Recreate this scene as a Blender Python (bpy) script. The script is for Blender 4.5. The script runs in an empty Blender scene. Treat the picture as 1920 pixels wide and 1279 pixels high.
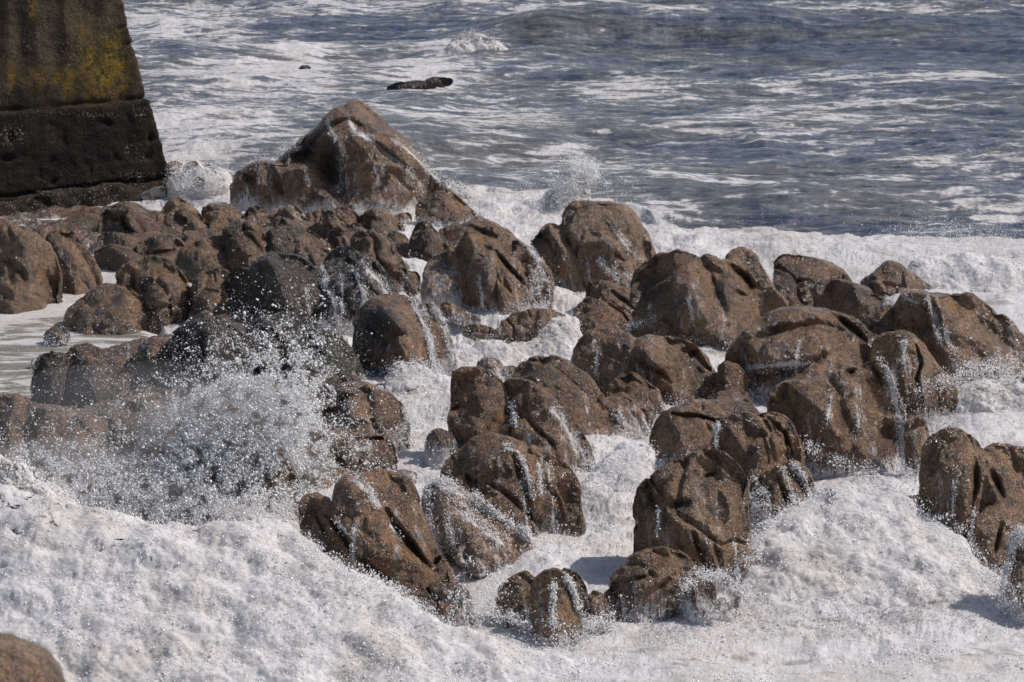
import bpy, math, time
import numpy as np
R = math.radians
_t0 = time.time()
sc = bpy.context.scene
C = sc.collection

# ------------------------------------------------------------------ camera, sky, sun, exposure
FPX = 4938.0            # focal length in photograph pixels (1920 wide)
CAM_H = 12.0            # metres above the sea
PITCH = R(14.0)
cam_d = bpy.data.cameras.new("camera")
cam = bpy.data.objects.new("camera", cam_d)
C.objects.link(cam)
cam.location = (0, 0, CAM_H)
cam.rotation_euler = (R(90) - PITCH, 0, 0)
cam_d.sensor_width = 36
cam_d.lens = 36 * FPX / 1920
cam_d.clip_start = 0.5
cam_d.clip_end = 9000
cam_d.dof.use_dof = True
cam_d.dof.focus_distance = 44
cam_d.dof.aperture_fstop = 3.5
sc.camera = cam

SUN_EL = R(47)
SUN_AZ = R(72)          # from +y (away from the camera) towards +x (right)
world = bpy.data.worlds.new("World")
sc.world = world
world.use_nodes = True
wn = world.node_tree
sky = wn.nodes.new("ShaderNodeTexSky")
sky.sky_type = 'NISHITA'
sky.sun_disc = False
sky.sun_elevation = SUN_EL
sky.sun_rotation = SUN_AZ
sky.air_density = 1.1
sky.dust_density = 1.6
bg = wn.nodes["Background"]
wn.links.new(sky.outputs[0], bg.inputs[0])
bg.inputs[1].default_value = 0.085
sun_d = bpy.data.lights.new("sun", 'SUN')
sun_d.energy = 3.6
sun_d.angle = R(0.6)
sun_d.color = (1.0, 0.92, 0.87)
sun = bpy.data.objects.new("sun", sun_d)
C.objects.link(sun)
L = np.array([math.sin(SUN_AZ) * math.cos(SUN_EL), math.cos(SUN_AZ) * math.cos(SUN_EL), math.sin(SUN_EL)])
from mathutils import Vector
sun.rotation_euler = Vector(L).to_track_quat('Z', 'Y').to_euler()
sun.location = (30, 20, 40)
sc.view_settings.view_transform = 'Standard'
sc.view_settings.look = 'None'
sc.view_settings.exposure = -0.02
sc.view_settings.gamma = 1
sc.cycles.max_bounces = 6
sc.cycles.transparent_max_bounces = 10
sc.cycles.caustics_reflective = False
sc.cycles.caustics_refractive = False
sc.cycles.sample_clamp_indirect = 4

# ------------------------------------------------------------------ numeric helpers
SP, CP = math.sin(PITCH), math.cos(PITCH)
def ray(u, v):
    """direction of the sight line through photo pixel (u, v), scaled so that dy == 1"""
    a = (u - 960.0) / FPX
    b = -(v - 639.5) / FPX
    dy = CP + b * SP
    dz = -SP + b * CP
    return a / dy, dz / dy
def gdist(v):
    return CAM_H / -ray(960, float(v))[1]
def ground(u, v, z=0.0):
    x, zz = ray(u, v)
    Y = (z - CAM_H) / zz
    return x * Y, Y
def unproj(u, v, Yb, k, w):
    dx, dz = ray(u, v)
    Y = (Yb + k * CAM_H) / (1 - k * dz) + w
    return dx * Y, Y, CAM_H + dz * Y
def project(x, y, z):
    zz = z - CAM_H
    d = y * CP - zz * SP
    b = (y * SP + zz * CP) / d
    return 960 + FPX * x / d, 639.5 - FPX * b

_rs = np.random.RandomState(7)
PERM = np.concatenate([_rs.permutation(256)] * 3)
GR = _rs.normal(size=(256, 3)); GR /= np.linalg.norm(GR, axis=1)[:, None]
def pn3(x, y, z):
    xi, yi, zi = np.floor(x).astype(int), np.floor(y).astype(int), np.floor(z).astype(int)
    xf, yf, zf = x - xi, y - yi, z - zi
    f = lambda t: t * t * t * (t * (t * 6 - 15) + 10)
    U, V, W = f(xf), f(yf), f(zf)
    out = 0
    for a in (0, 1):
        for b in (0, 1):
            for c in (0, 1):
                h = PERM[PERM[PERM[(xi + a) & 255] + ((yi + b) & 255)] + ((zi + c) & 255)]
                g = GR[h]
                d = g[..., 0] * (xf - a) + g[..., 1] * (yf - b) + g[..., 2] * (zf - c)
                out = out + d * (U if a else 1 - U) * (V if b else 1 - V) * (W if c else 1 - W)
    return out * 1.5
G2 = np.stack([np.cos(np.arange(256) * 2.399), np.sin(np.arange(256) * 2.399)], 1)
def pn2(x, y):
    xi, yi = np.floor(x).astype(np.int32), np.floor(y).astype(np.int32)
    xf, yf = x - xi, y - yi
    f = lambda t: t * t * t * (t * (t * 6 - 15) + 10)
    U, V = f(xf), f(yf)
    out = 0
    for a in (0, 1):
        for b in (0, 1):
            g = G2[PERM[PERM[(xi + a) & 255] + ((yi + b) & 255)]]
            d = g[..., 0] * (xf - a) + g[..., 1] * (yf - b)
            out = out + d * (U if a else 1 - U) * (V if b else 1 - V)
    return out * 1.5
def sstep(a, b, x):
    t = np.clip((x - a) / (b - a), 0, 1)
    return t * t * (3 - 2 * t)
def seg_dist(px, py, pts):
    d = np.full(np.shape(px), 1e9)
    for (x0, y0), (x1, y1) in zip(pts[:-1], pts[1:]):
        ex, ey = x1 - x0, y1 - y0
        t = np.clip(((px - x0) * ex + (py - y0) * ey) / (ex * ex + ey * ey + 1e-9), 0, 1)
        d = np.minimum(d, np.hypot(px - x0 - t * ex, py - y0 - t * ey))
    return d
def in_poly(px, py, pts):
    c = np.zeros(np.shape(px), bool)
    n = len(pts)
    for i in range(n):
        x0, y0 = pts[i]; x1, y1 = pts[(i + 1) % n]
        if y0 == y1: continue
        c ^= ((y0 > py) != (y1 > py)) & (px < (x1 - x0) * (py - y0) / (y1 - y0) + x0)
    return c
def smooth_poly(p, it=2):
    p = np.array(p, float)
    for _ in range(it):
        q = np.roll(p, -1, 0)
        p = np.stack([p * .84 + q * .16, p * .16 + q * .84], 1).reshape(-1, 2)
    return [tuple(a) for a in p]

def mesh_obj(name, verts, faces, mat=None, parent=None, smooth=True, attrs=None):
    me = bpy.data.meshes.new(name)
    verts = np.ascontiguousarray(verts, np.float32); faces = np.ascontiguousarray(faces, np.int32)
    n, k = faces.shape
    me.vertices.add(len(verts)); me.vertices.foreach_set('co', verts.ravel())
    me.loops.add(n * k); me.loops.foreach_set('vertex_index', faces.ravel())
    me.polygons.add(n)
    me.polygons.foreach_set('loop_start', np.arange(0, n * k, k, dtype=np.int32))
    me.polygons.foreach_set('loop_total', np.full(n, k, np.int32))
    me.update(calc_edges=True)
    if smooth: me.polygons.foreach_set('use_smooth', np.ones(n, bool))
    for an, arr in (attrs or {}).items():
        a = me.attributes.new(an, 'FLOAT_COLOR', 'POINT')
        a.data.foreach_set('color', np.ascontiguousarray(arr, np.float32).ravel())
    if mat: me.materials.append(mat)
    o = bpy.data.objects.new(name, me)
    C.objects.link(o)
    if parent: o.parent = parent
    return o
def vnormals(V, F):
    a, b, c, d = (V[F[:, i]] for i in range(4))
    n = np.cross(c - a, d - b)
    N = np.zeros_like(V)
    for i in range(4):
        for k in range(3):
            N[:, k] += np.bincount(F[:, i], n[:, k], len(V))
    return N / (np.linalg.norm(N, axis=1)[:, None] + 1e-12)
def relax(V, F, it=2, s=.5):
    for _ in range(it):
        A = np.zeros_like(V); cnt = np.zeros(len(V))
        for i in range(4):
            for j in (1, 3):
                t = F[:, (i + j) % 4]
                for k in range(3): A[:, k] += np.bincount(F[:, i], V[t, k], len(V))
                cnt += np.bincount(F[:, i], minlength=len(V))
        V = V * (1 - s) + s * A / cnt[:, None]
    return V
def surface_nets(f):
    """iso surface f = 0 (inside f > 0); returns vertices in index space and quads"""
    nx, ny, nz = f.shape
    ins = f > 0
    cc = (nx - 1, ny - 1, nz - 1)
    S = np.zeros(cc + (3,), np.float32); K = np.zeros(cc, np.float32)
    offs = [(a, b, c) for a in (0, 1) for b in (0, 1) for c in (0, 1)]
    sl = lambda o: (slice(o[0], nx - 1 + o[0]), slice(o[1], ny - 1 + o[1]), slice(o[2], nz - 1 + o[2]))
    for o in offs:
        for ax in range(3):
            if o[ax]: continue
            p = list(o); p[ax] = 1
            A, B = f[sl(o)], f[sl(p)]
            m = (A > 0) != (B > 0)
            t = np.where(m, A / np.where(m, A - B, 1), 0)
            for k in range(3):
                S[..., k] += np.where(m, (t if k == ax else o[k]), 0)
            K += m
    act = K > 0
    idx = np.full(cc, -1, np.int64)
    idx[act] = np.arange(act.sum())
    base = np.argwhere(act).astype(np.float32)
    V = base + S[act] / K[act][:, None]
    quads = []
    for ax in range(3):
        a1, a2 = (ax + 1) % 3, (ax + 2) % 3
        A = ins; s0 = [slice(None)] * 3; s1 = [slice(None)] * 3
        s0[ax] = slice(0, -1); s1[ax] = slice(1, None)
        ch = ins[tuple(s0)] != ins[tuple(s1)]
        P = np.argwhere(ch)
        ok = (P[:, a1] > 0) & (P[:, a2] > 0) & (P[:, a1] < cc[a1]) & (P[:, a2] < cc[a2])
        P = P[ok]
        e1 = np.zeros(3, int); e1[a1] = 1
        e2 = np.zeros(3, int); e2[a2] = 1
        g = lambda Q: idx[Q[:, 0], Q[:, 1], Q[:, 2]]
        q = np.stack([g(P), g(P - e1), g(P - e1 - e2), g(P - e2)], 1)
        flip = ~ins[P[:, 0], P[:, 1], P[:, 2]]
        q[flip] = q[flip][:, ::-1]
        quads.append(q)
    return V, np.concatenate(quads)
def poisson(mask, it=None):
    ny, nx = mask.shape
    P = np.zeros(mask.shape)
    w = 2 - 2 * math.pi / max(12, min(nx, ny))
    yy, xx = np.indices(mask.shape)
    red = mask & ((yy + xx) % 2 == 0); blk = mask & ((yy + xx) % 2 == 1)
    red[[0, -1]] = blk[[0, -1]] = False; red[:, [0, -1]] = blk[:, [0, -1]] = False
    for _ in range(it or int(1.6 * max(nx, ny)) + 30):
        for m in (red, blk):
            s = np.zeros_like(P)
            s[1:-1, 1:-1] = (P[:-2, 1:-1] + P[2:, 1:-1] + P[1:-1, :-2] + P[1:-1, 2:] + 1) * .25
            P[m] += w * (s[m] - P[m])
    return P

# ------------------------------------------------------------------ node helpers
class NT:
    def __init__(s, name):
        s.m = bpy.data.materials.new(name); s.m.use_nodes = True
        s.t = s.m.node_tree; s.t.nodes.clear()
    def n(s, typ, ins=None, **kw):
        nd = s.t.nodes.new(typ)
        for k, v in kw.items(): setattr(nd, k, v)
        for k, v in (ins or {}).items():
            sock = nd.inputs[k]
            if isinstance(v, bpy.types.NodeSocket): s.t.links.new(v, sock)
            else: sock.default_value = v
        return nd
    def math(s, op, a, b=0.0, c=0.0, clamp=False):
        return s.n('ShaderNodeMath', {0: a, 1: b, 2: c}, operation=op, use_clamp=clamp).outputs[0]
    def noise(s, vec, scale, detail=6, rough=.55, dist=0.0, lac=2.0):
        return s.n('ShaderNodeTexNoise', {'Vector': vec, 'Scale': scale, 'Detail': detail, 'Roughness': rough, 'Distortion': dist, 'Lacunarity': lac}).outputs[0]
    def scalev(s, vec, sx, sy, sz):
        return s.n('ShaderNodeMapping', {'Vector': vec, 'Scale': (sx, sy, sz)}).outputs[0]
    def rng(s, x, a, b, c=0.0, d=1.0, smooth=True):
        return s.n('ShaderNodeMapRange', {'Value': x, 'From Min': a, 'From Max': b, 'To Min': c, 'To Max': d}, interpolation_type='SMOOTHSTEP' if smooth else 'LINEAR').outputs[0]
    def mix(s, f, a, b, typ='MIX'):
        nd = s.n('ShaderNodeMix', None, data_type='RGBA', blend_type=typ, clamp_factor=True)
        for k, v in ((0, f), (6, a), (7, b)):
            if isinstance(v, bpy.types.NodeSocket): s.t.links.new(v, nd.inputs[k])
            else: nd.inputs[k].default_value = v if k == 0 else (tuple(v) + (1,))[:4]
        return nd.outputs[2]
    def out(s, sh):
        o = s.n('ShaderNodeOutputMaterial'); s.t.links.new(sh, o.inputs[0]); return s.m
    def bump(s, h, strength, dist, normal=None):
        ins = {'Height': h, 'Strength': strength, 'Distance': dist}
        if normal: ins['Normal'] = normal
        return s.n('ShaderNodeBump', ins).outputs[0]
    def bsdf(s, **kw):
        return s.n('ShaderNodeBsdfPrincipled', {k.replace('_', ' '): v for k, v in kw.items()}).outputs[0]

# ---- foam, shared by the sea, the splashes and the runoff on the rocks
def foam_shader(N, pos, sss=False):
    w = N.n('ShaderNodeTexNoise', {'Vector': pos, 'Scale': 1.3, 'Detail': 3.0}).outputs['Color']
    wv = N.n('ShaderNodeVectorMath', {0: N.scalev(pos, .7, .8, 1), 1: N.n('ShaderNodeVectorMath', {0: w, 1: (.6, .6, .6)}, operation='MULTIPLY').outputs[0]}, operation='ADD').outputs[0]
    a = N.noise(wv, 3.4, 9, .66, .5)
    b = N.noise(wv, 14, 6, .68, .3)
    c3 = N.noise(pos, 45, 3, .6)
    big = N.noise(pos, .7, 4, .5)
    vein = N.math('MULTIPLY', N.math('ABSOLUTE', N.math('SUBTRACT', N.noise(wv, 5.0, 8, .75, .4), .5)), 6.0, clamp=True)
    h = N.math('ADD', N.math('ADD', N.math('MULTIPLY', a, 1.3), N.math('MULTIPLY', b, .5)), N.math('ADD', N.math('MULTIPLY', vein, .10), N.math('MULTIPLY', c3, .12)))
    nrm = N.bump(h, .62, .085)
    col = N.mix(N.rng(big, .35, .65), (.64, .60, .56), (.73, .715, .72))
    col = N.mix(N.rng(a, .52, .36, 0, .65), col, (.50, .465, .425))
    col = N.mix(N.rng(b, .50, .34, 0, .5), col, (.45, .42, .40))
    col = N.mix(N.rng(vein, .3, .0, 0, .4), col, (.80, .79, .79))
    kw = {'Specular_IOR_Level': .4}
    if sss: kw.update({'Subsurface_Weight': 1.0, 'Subsurface_Radius': (1.0, .95, .9), 'Subsurface_Scale': .07})
    return N.bsdf(Base_Color=col, Roughness=.38, Normal=nrm, **kw)

def mat_foam():
    N = NT("sea_foam")
    pos = N.n('ShaderNodeNewGeometry').outputs['Position']
    return N.out(foam_shader(N, pos))
def mat_lace():
    """froth thinning out to holes: the attribute holds how solid the froth is"""
    N = NT("thin_froth")
    pos = N.n('ShaderNodeNewGeometry').outputs['Position']
    att = N.n('ShaderNodeAttribute', attribute_name='m').outputs['Color']
    dens = N.n('ShaderNodeSeparateColor', {0: att}).outputs[0]
    n1 = N.noise(pos, 4.2, 8, .68, 1.2)
    th = N.rng(dens, 0.2, 1.0, .66, .26, smooth=False)
    al = N.rng(N.math('SUBTRACT', n1, th), -.02, .05)
    f = foam_shader(N, pos, True)
    cl = N.n('ShaderNodeSeparateColor', {0: att}).outputs[1]
    f = N.n('ShaderNodeMixShader', {0: cl, 1: f, 2: N.bsdf(Base_Color=(.90, .89, .885, 1), Roughness=.4)}).outputs[0]
    t = N.n('ShaderNodeBsdfTransparent').outputs[0]
    return N.out(N.n('ShaderNodeMixShader', {0: al, 1: t, 2: f}).outputs[0])
def mat_spray():
    N = NT("spray_drops")
    d = N.bsdf(Base_Color=(.93, .93, .93, 1), Roughness=.3)
    t = N.n('ShaderNodeBsdfTranslucent', {'Color': (.97, .97, .97, 1)}).outputs[0]
    return N.out(N.n('ShaderNodeMixShader', {0: .15, 1: d, 2: t}).outputs[0])
def mat_sea():
    N = NT("sea_water")
    pos = N.n('ShaderNodeNewGeometry').outputs['Position']
    att = N.n('ShaderNodeAttribute', attribute_name='m').outputs['Color']
    sp = N.n('ShaderNodeSeparateColor', {0: att})
    dens, silt = sp.outputs[0], sp.outputs[1]
    st = N.scalev(pos, .42, 1.0, 1.0)
    warp = N.n('ShaderNodeTexNoise', {'Vector': st, 'Scale': .45, 'Detail': 3.0}).outputs['Color']
    wv = N.n('ShaderNodeVectorMath', {0: st, 1: N.n('ShaderNodeVectorMath', {0: warp, 1: (1.6, 1.6, 0)}, operation='MULTIPLY').outputs[0]}, operation='ADD').outputs[0]
    n1 = N.noise(wv, .62, 9, .62, .4)
    n2 = N.noise(wv, 3.0, 9, .72, .5)
    rid = N.math('SUBTRACT', 1.0, N.math('MULTIPLY', N.math('ABSOLUTE', N.math('SUBTRACT', N.noise(wv, 1.4, 6, .6, .6), .5)), 8.0), clamp=True)
    lw = N.n('ShaderNodeVectorMath', {0: N.scalev(pos, .19, 1.0, 1.0), 1: N.n('ShaderNodeVectorMath', {0: warp, 1: (.5, 1.3, 0)}, operation='MULTIPLY').outputs[0]}, operation='ADD').outputs[0]
    n3 = N.noise(lw, 3.0, 8, .72, .5)
    pat = N.math('ADD', N.math('MULTIPLY', n1, .22), N.math('MULTIPLY', n2, .30))
    pat = N.math('ADD', pat, N.math('MULTIPLY', n3, .48))
    pat = N.math('ADD', pat, N.math('MULTIPLY', rid, .07))
    th = N.rng(dens, 0, 1, .66, .30, smooth=False)
    d = N.math('SUBTRACT', pat, th)
    mask = N.rng(d, -.02, .06)
    veil = N.rng(d, -.16, .06, 0, .26)           # aerated water around the foam
    mask = N.math('MAXIMUM', mask, veil)
    # water body
    c = N.mix(N.rng(N.noise(wv, .25, 3), .4, .62), (.026, .050, .092), (.052, .060, .072))
    c = N.mix(silt, c, (.17, .160, .12))
    c = N.mix(sp.outputs[2], c, N.mix(N.rng(n1, .4, .6), (.34, .315, .275), (.46, .45, .435)))
    st2 = N.scalev(pos, .33, 1.0, 1.0)
    h = N.math('ADD', N.noise(st2, 4.2, 8, .64, .3), N.math('MULTIPLY', N.noise(st2, 1.3, 4, .5), 1.3))
    nrm = N.bump(h, 1.0, .11)
    water = N.bsdf(Base_Color=c, Roughness=.14, IOR=1.33, Normal=nrm)
    foam = foam_shader(N, pos)
    return N.out(N.n('ShaderNodeMixShader', {0: mask, 1: water, 2: foam}).outputs[0])
def mat_rock():
    N = NT("wet_granite")
    pos = N.n('ShaderNodeNewGeometry').outputs['Position']
    att = N.n('ShaderNodeAttribute', attribute_name='m')
    sp = N.n('ShaderNodeSeparateColor', {0: att.outputs['Color']})
    foam, moss, dark = sp.outputs[0], sp.outputs[1], sp.outputs[2]
    warm = att.outputs['Alpha']
    big = N.noise(pos, 1.1, 6, .6, .4)
    med = N.noise(pos, 5.0, 6, .65)
    grain = N.noise(pos, 42, 3, .7)
    vor = N.n('ShaderNodeTexVoronoi', {'Vector': pos, 'Scale': 62.0}, feature='F1')
    cell = N.n('ShaderNodeSeparateColor', {0: vor.outputs['Color']}).outputs[0]
    c = N.mix(N.rng(big, .32, .68), (.140, .070, .030), (.355, .190, .084))
    c = N.mix(warm, c, (.36, .225, .125), 'MIX')
    c = N.mix(N.rng(med, .53, .33, 0, .85), c, (.055, .034, .022))
    c = N.mix(N.rng(cell, .72, .95, 0, .5), c, (.46, .35, .25))
    c = N.mix(N.rng(cell, .28, .08, 0, .6), c, (.035, .025, .02))
    vs = N.scalev(pos, 5.0, 5.0, .7)
    streak = N.noise(vs, 1.0, 5, .6, .3)
    c = N.mix(N.rng(streak, .50, .66, 0, .7), c, (.050, .030, .020))
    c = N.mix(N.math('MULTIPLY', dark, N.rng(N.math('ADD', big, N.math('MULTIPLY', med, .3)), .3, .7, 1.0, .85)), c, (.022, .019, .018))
    mossm = N.math('MULTIPLY', moss, N.rng(N.noise(pos, 3.2, 6, .65), .36, .56), clamp=True)
    c = N.mix(mossm, c, N.mix(grain, (.012, .018, .010), (.045, .052, .022)))
    rough = N.math('ADD', N.rng(med, .35, .65, .14, .36), N.math('MULTIPLY', grain, .10))
    h = N.math('ADD', N.math('MULTIPLY', grain, .45), N.math('MULTIPLY', vor.outputs['Distance'], .55))
    n1 = N.bump(h, 1.0, .034)
    h2 = N.math('ADD', N.math('MULTIPLY', N.noise(pos, 9, 8, .62), .055), N.math('MULTIPLY', streak, .03))
    nrm = N.bump(h2, .8, 1.0, n1)
    # wet crystal faces, each tilted its own way, glint where they mirror the sun
    gl = N.n('ShaderNodeTexVoronoi', {'Vector': pos, 'Scale': 40.0}, feature='F1').outputs['Color']
    tilt = N.n('ShaderNodeVectorMath', {0: N.n('ShaderNodeVectorMath', {0: gl, 1: (.5, .5, .5)}, operation='SUBTRACT').outputs[0], 1: (1.7, 1.7, 1.7)}, operation='MULTIPLY').outputs[0]
    gn = N.n('ShaderNodeVectorMath', {0: N.n('ShaderNodeVectorMath', {0: nrm, 1: tilt}, operation='ADD').outputs[0]}, operation='NORMALIZE').outputs[0]
    wet = N.math('ADD', N.rng(N.noise(pos, 1.7, 4, .6), .34, .54, .25, 1.0), dark, clamp=True)
    rock = N.bsdf(Base_Color=c, Roughness=rough, IOR=1.36, Normal=nrm, Coat_Weight=wet, Coat_Roughness=.16, Coat_IOR=1.42, Coat_Normal=gn)
    # froth draining off the rock, drawn out downhill
    fz = N.scalev(pos, 17.0, 9.0, 2.4)
    f1 = N.noise(fz, 1.0, 8, .68, 1.3)
    f2 = N.noise(pos, 11, 6, .7, 1.0)
    f = N.math('ADD', N.math('MULTIPLY', f1, .62), N.math('MULTIPLY', f2, .38))
    fm = N.rng(N.math('SUBTRACT', f, N.rng(foam, 0, 1, .70, .26, smooth=False)), -.03, .17, 0, .92)
    return N.out(N.n('ShaderNodeMixShader', {0: fm, 1: rock, 2: foam_shader(N, pos)}).outputs[0])
def mat_pier():
    N = NT("weathered_pier_concrete")
    pos = N.n('ShaderNodeNewGeometry').outputs['Position']
    att = N.n('ShaderNodeAttribute', attribute_name='m')
    sp = N.n('ShaderNodeSeparateColor', {0: att.outputs['Color']})
    lich, tar, barn = sp.outputs[0], sp.outputs[1], sp.outputs[2]
    big = N.noise(pos, 1.3, 7, .62, .3)
    fine = N.noise(pos, 26, 5, .7)
    c = N.mix(N.rng(big, .35, .65), (.045, .034, .022), (.150, .118, .075))
    c = N.mix(N.rng(fine, .54, .66, 0, .9), c, (.26, .22, .16))
    c = N.mix(N.rng(N.noise(pos, 34, 4, .75), .47, .36, 0, .8), c, (.015, .011, .008))
    vs = N.scalev(pos, 4, 4, .35)
    c = N.mix(N.rng(N.noise(vs, 1.0, 5, .6), .45, .65, 0, .7), c, (.03, .024, .018))
    tarn = N.math('MULTIPLY', tar, N.rng(N.noise(vs, 1.6, 4), .25, .5, .8, 1.0), clamp=True)
    c = N.mix(tarn, c, N.mix(N.rng(big, .4, .6), (.006, .005, .006), (.016, .011, .009)))
    cells = N.n('ShaderNodeTexVoronoi', {'Vector': N.scalev(pos, 1, 1, .6), 'Scale': 17.0}, feature='F1').outputs['Distance']
    lm = N.math('MULTIPLY', lich, N.rng(N.math('ADD', N.noise(pos, 6, 7, .7), N.math('MULTIPLY', cells, -.16)), .28, .50), clamp=True)
    c = N.mix(lm, c, N.mix(fine, (.17, .105, .012), (.36, .23, .035)))
    bs = N.noise(pos, 20, 3, .75)
    patch = N.noise(pos, 1.6, 5, .65)
    bm = N.rng(N.math('ADD', bs, N.math('MULTIPLY', barn, .13)), .675, .72)
    bm = N.math('MULTIPLY', bm, N.rng(patch, .42, .62, .25, 1.0))
    c = N.mix(bm, c, (.50, .44, .38))
    nrm = N.bump(N.math('ADD', N.noise(pos, 11, 8, .68), N.math('MULTIPLY', bm, .4)), .9, .07)
    return N.out(N.bsdf(Base_Color=c, Roughness=N.rng(big, .3, .7, .5, .85), Normal=nrm, **{'Specular_IOR_Level': .12}))
def mat_white_stone():
    N = NT("chalky_stone")
    pos = N.n('ShaderNodeNewGeometry').outputs['Position']
    n = N.noise(pos, 6, 7, .65, .8)
    return N.out(N.bsdf(Base_Color=N.mix(N.rng(n, .42, .56), (.16, .125, .10), (.46, .42, .37)), Roughness=.7, Normal=N.bump(n, .8, .08)))
M_FOAM, M_LACE, M_SPRAY, M_SEA, M_ROCK, M_PIER, M_CHALK = mat_foam(), mat_lace(), mat_spray(), mat_sea(), mat_rock(), mat_pier(), mat_white_stone()

def tag(o, label=None, cat=None, group=None, kind=None):
    if label: o['label'] = label
    if cat: o['category'] = cat
    if group: o['group'] = group
    if kind: o['kind'] = kind
    return o

# ------------------------------------------------------------------ the sea
def blobs(u, v, lst):
    d = np.zeros(np.shape(u))
    for (cu, cv, ru, rv, val) in lst:
        d = np.maximum(d, val * np.exp(-((u - cu) / ru) ** 2 - ((v - cv) / rv) ** 2))
    return d
# how foamy each patch of sea is: (centre u, v, radius u, v, value) of the patch as seen in the photo
FOAM_PATCHES = [
    (330, 60, 190, 45, .62), (500, 150, 260, 60, .66), (350, 250, 260, 80, .66), (650, 20, 260, 30, .55),
    (560, 110, 120, 30, .70), (800, 150, 220, 40, .58), (900, 230, 260, 60, .52), (330, 330, 130, 60, .70),
    (860, 100, 120, 30, .72), (1050, 17, 160, 12, .66), (1500, 22, 420, 13, .60), (1250, 66, 130, 10, .45),
    (1200, 170, 260, 40, .47), (1600, 165, 300, 30, .42), (1850, 160, 90, 14, .56), (1500, 250, 420, 60, .40),
    (1650, 200, 350, 14, .47), (1450, 205, 350, 12, .47), (1500, 340, 380, 16, .60), (1150, 300, 300, 60, .42),
    (1800, 300, 200, 30, .44), (1850, 400, 200, 30, .48), (1250, 400, 120, 22, .50), (1000, 330, 200, 40, .44)]
def foam_density(u, v):
    d = np.full(u.shape, .19) + .12 * sstep(1400, 700, u) - .10 * sstep(75, 45, np.abs(v - 70) + np.abs(u - 1500) * .03)
    d = np.maximum(d, .86 * blobs(u, v, FOAM_PATCHES))
    # the broken water among the rocks and below the wave on the right
    edge = np.interp(u, [-200, 330, 430, 560, 860, 1030, 1200, 1300, 1500, 1700, 1920, 2300],
                     [330, 330, 345, 372, 362, 372, 398, 420, 432, 442, 446, 450])
    edge = edge + 5 * pn2(u / 40, v * 0 + 3.3)
    d = np.maximum(d, .97 * sstep(-3, 9, v - edge))
    # the quiet grey pool on the left
    pool = sstep(0, 60, 300 - u + (v - 560) * .3) * sstep(470, 510, v) * sstep(820, 740, v)
    lane = np.exp(-(seg_dist(u, v, [(215, 505), (160, 560), (60, 575), (-60, 600)]) / 34) ** 2)
    d = d * (1 - pool) + pool * np.maximum(.38, .86 * lane)
    return d, pool
def crest(u, v, pts, w):
    return np.exp(-(seg_dist(u * .35, v, [(a * .35, b) for a, b in pts]) / w) ** 2)
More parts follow.
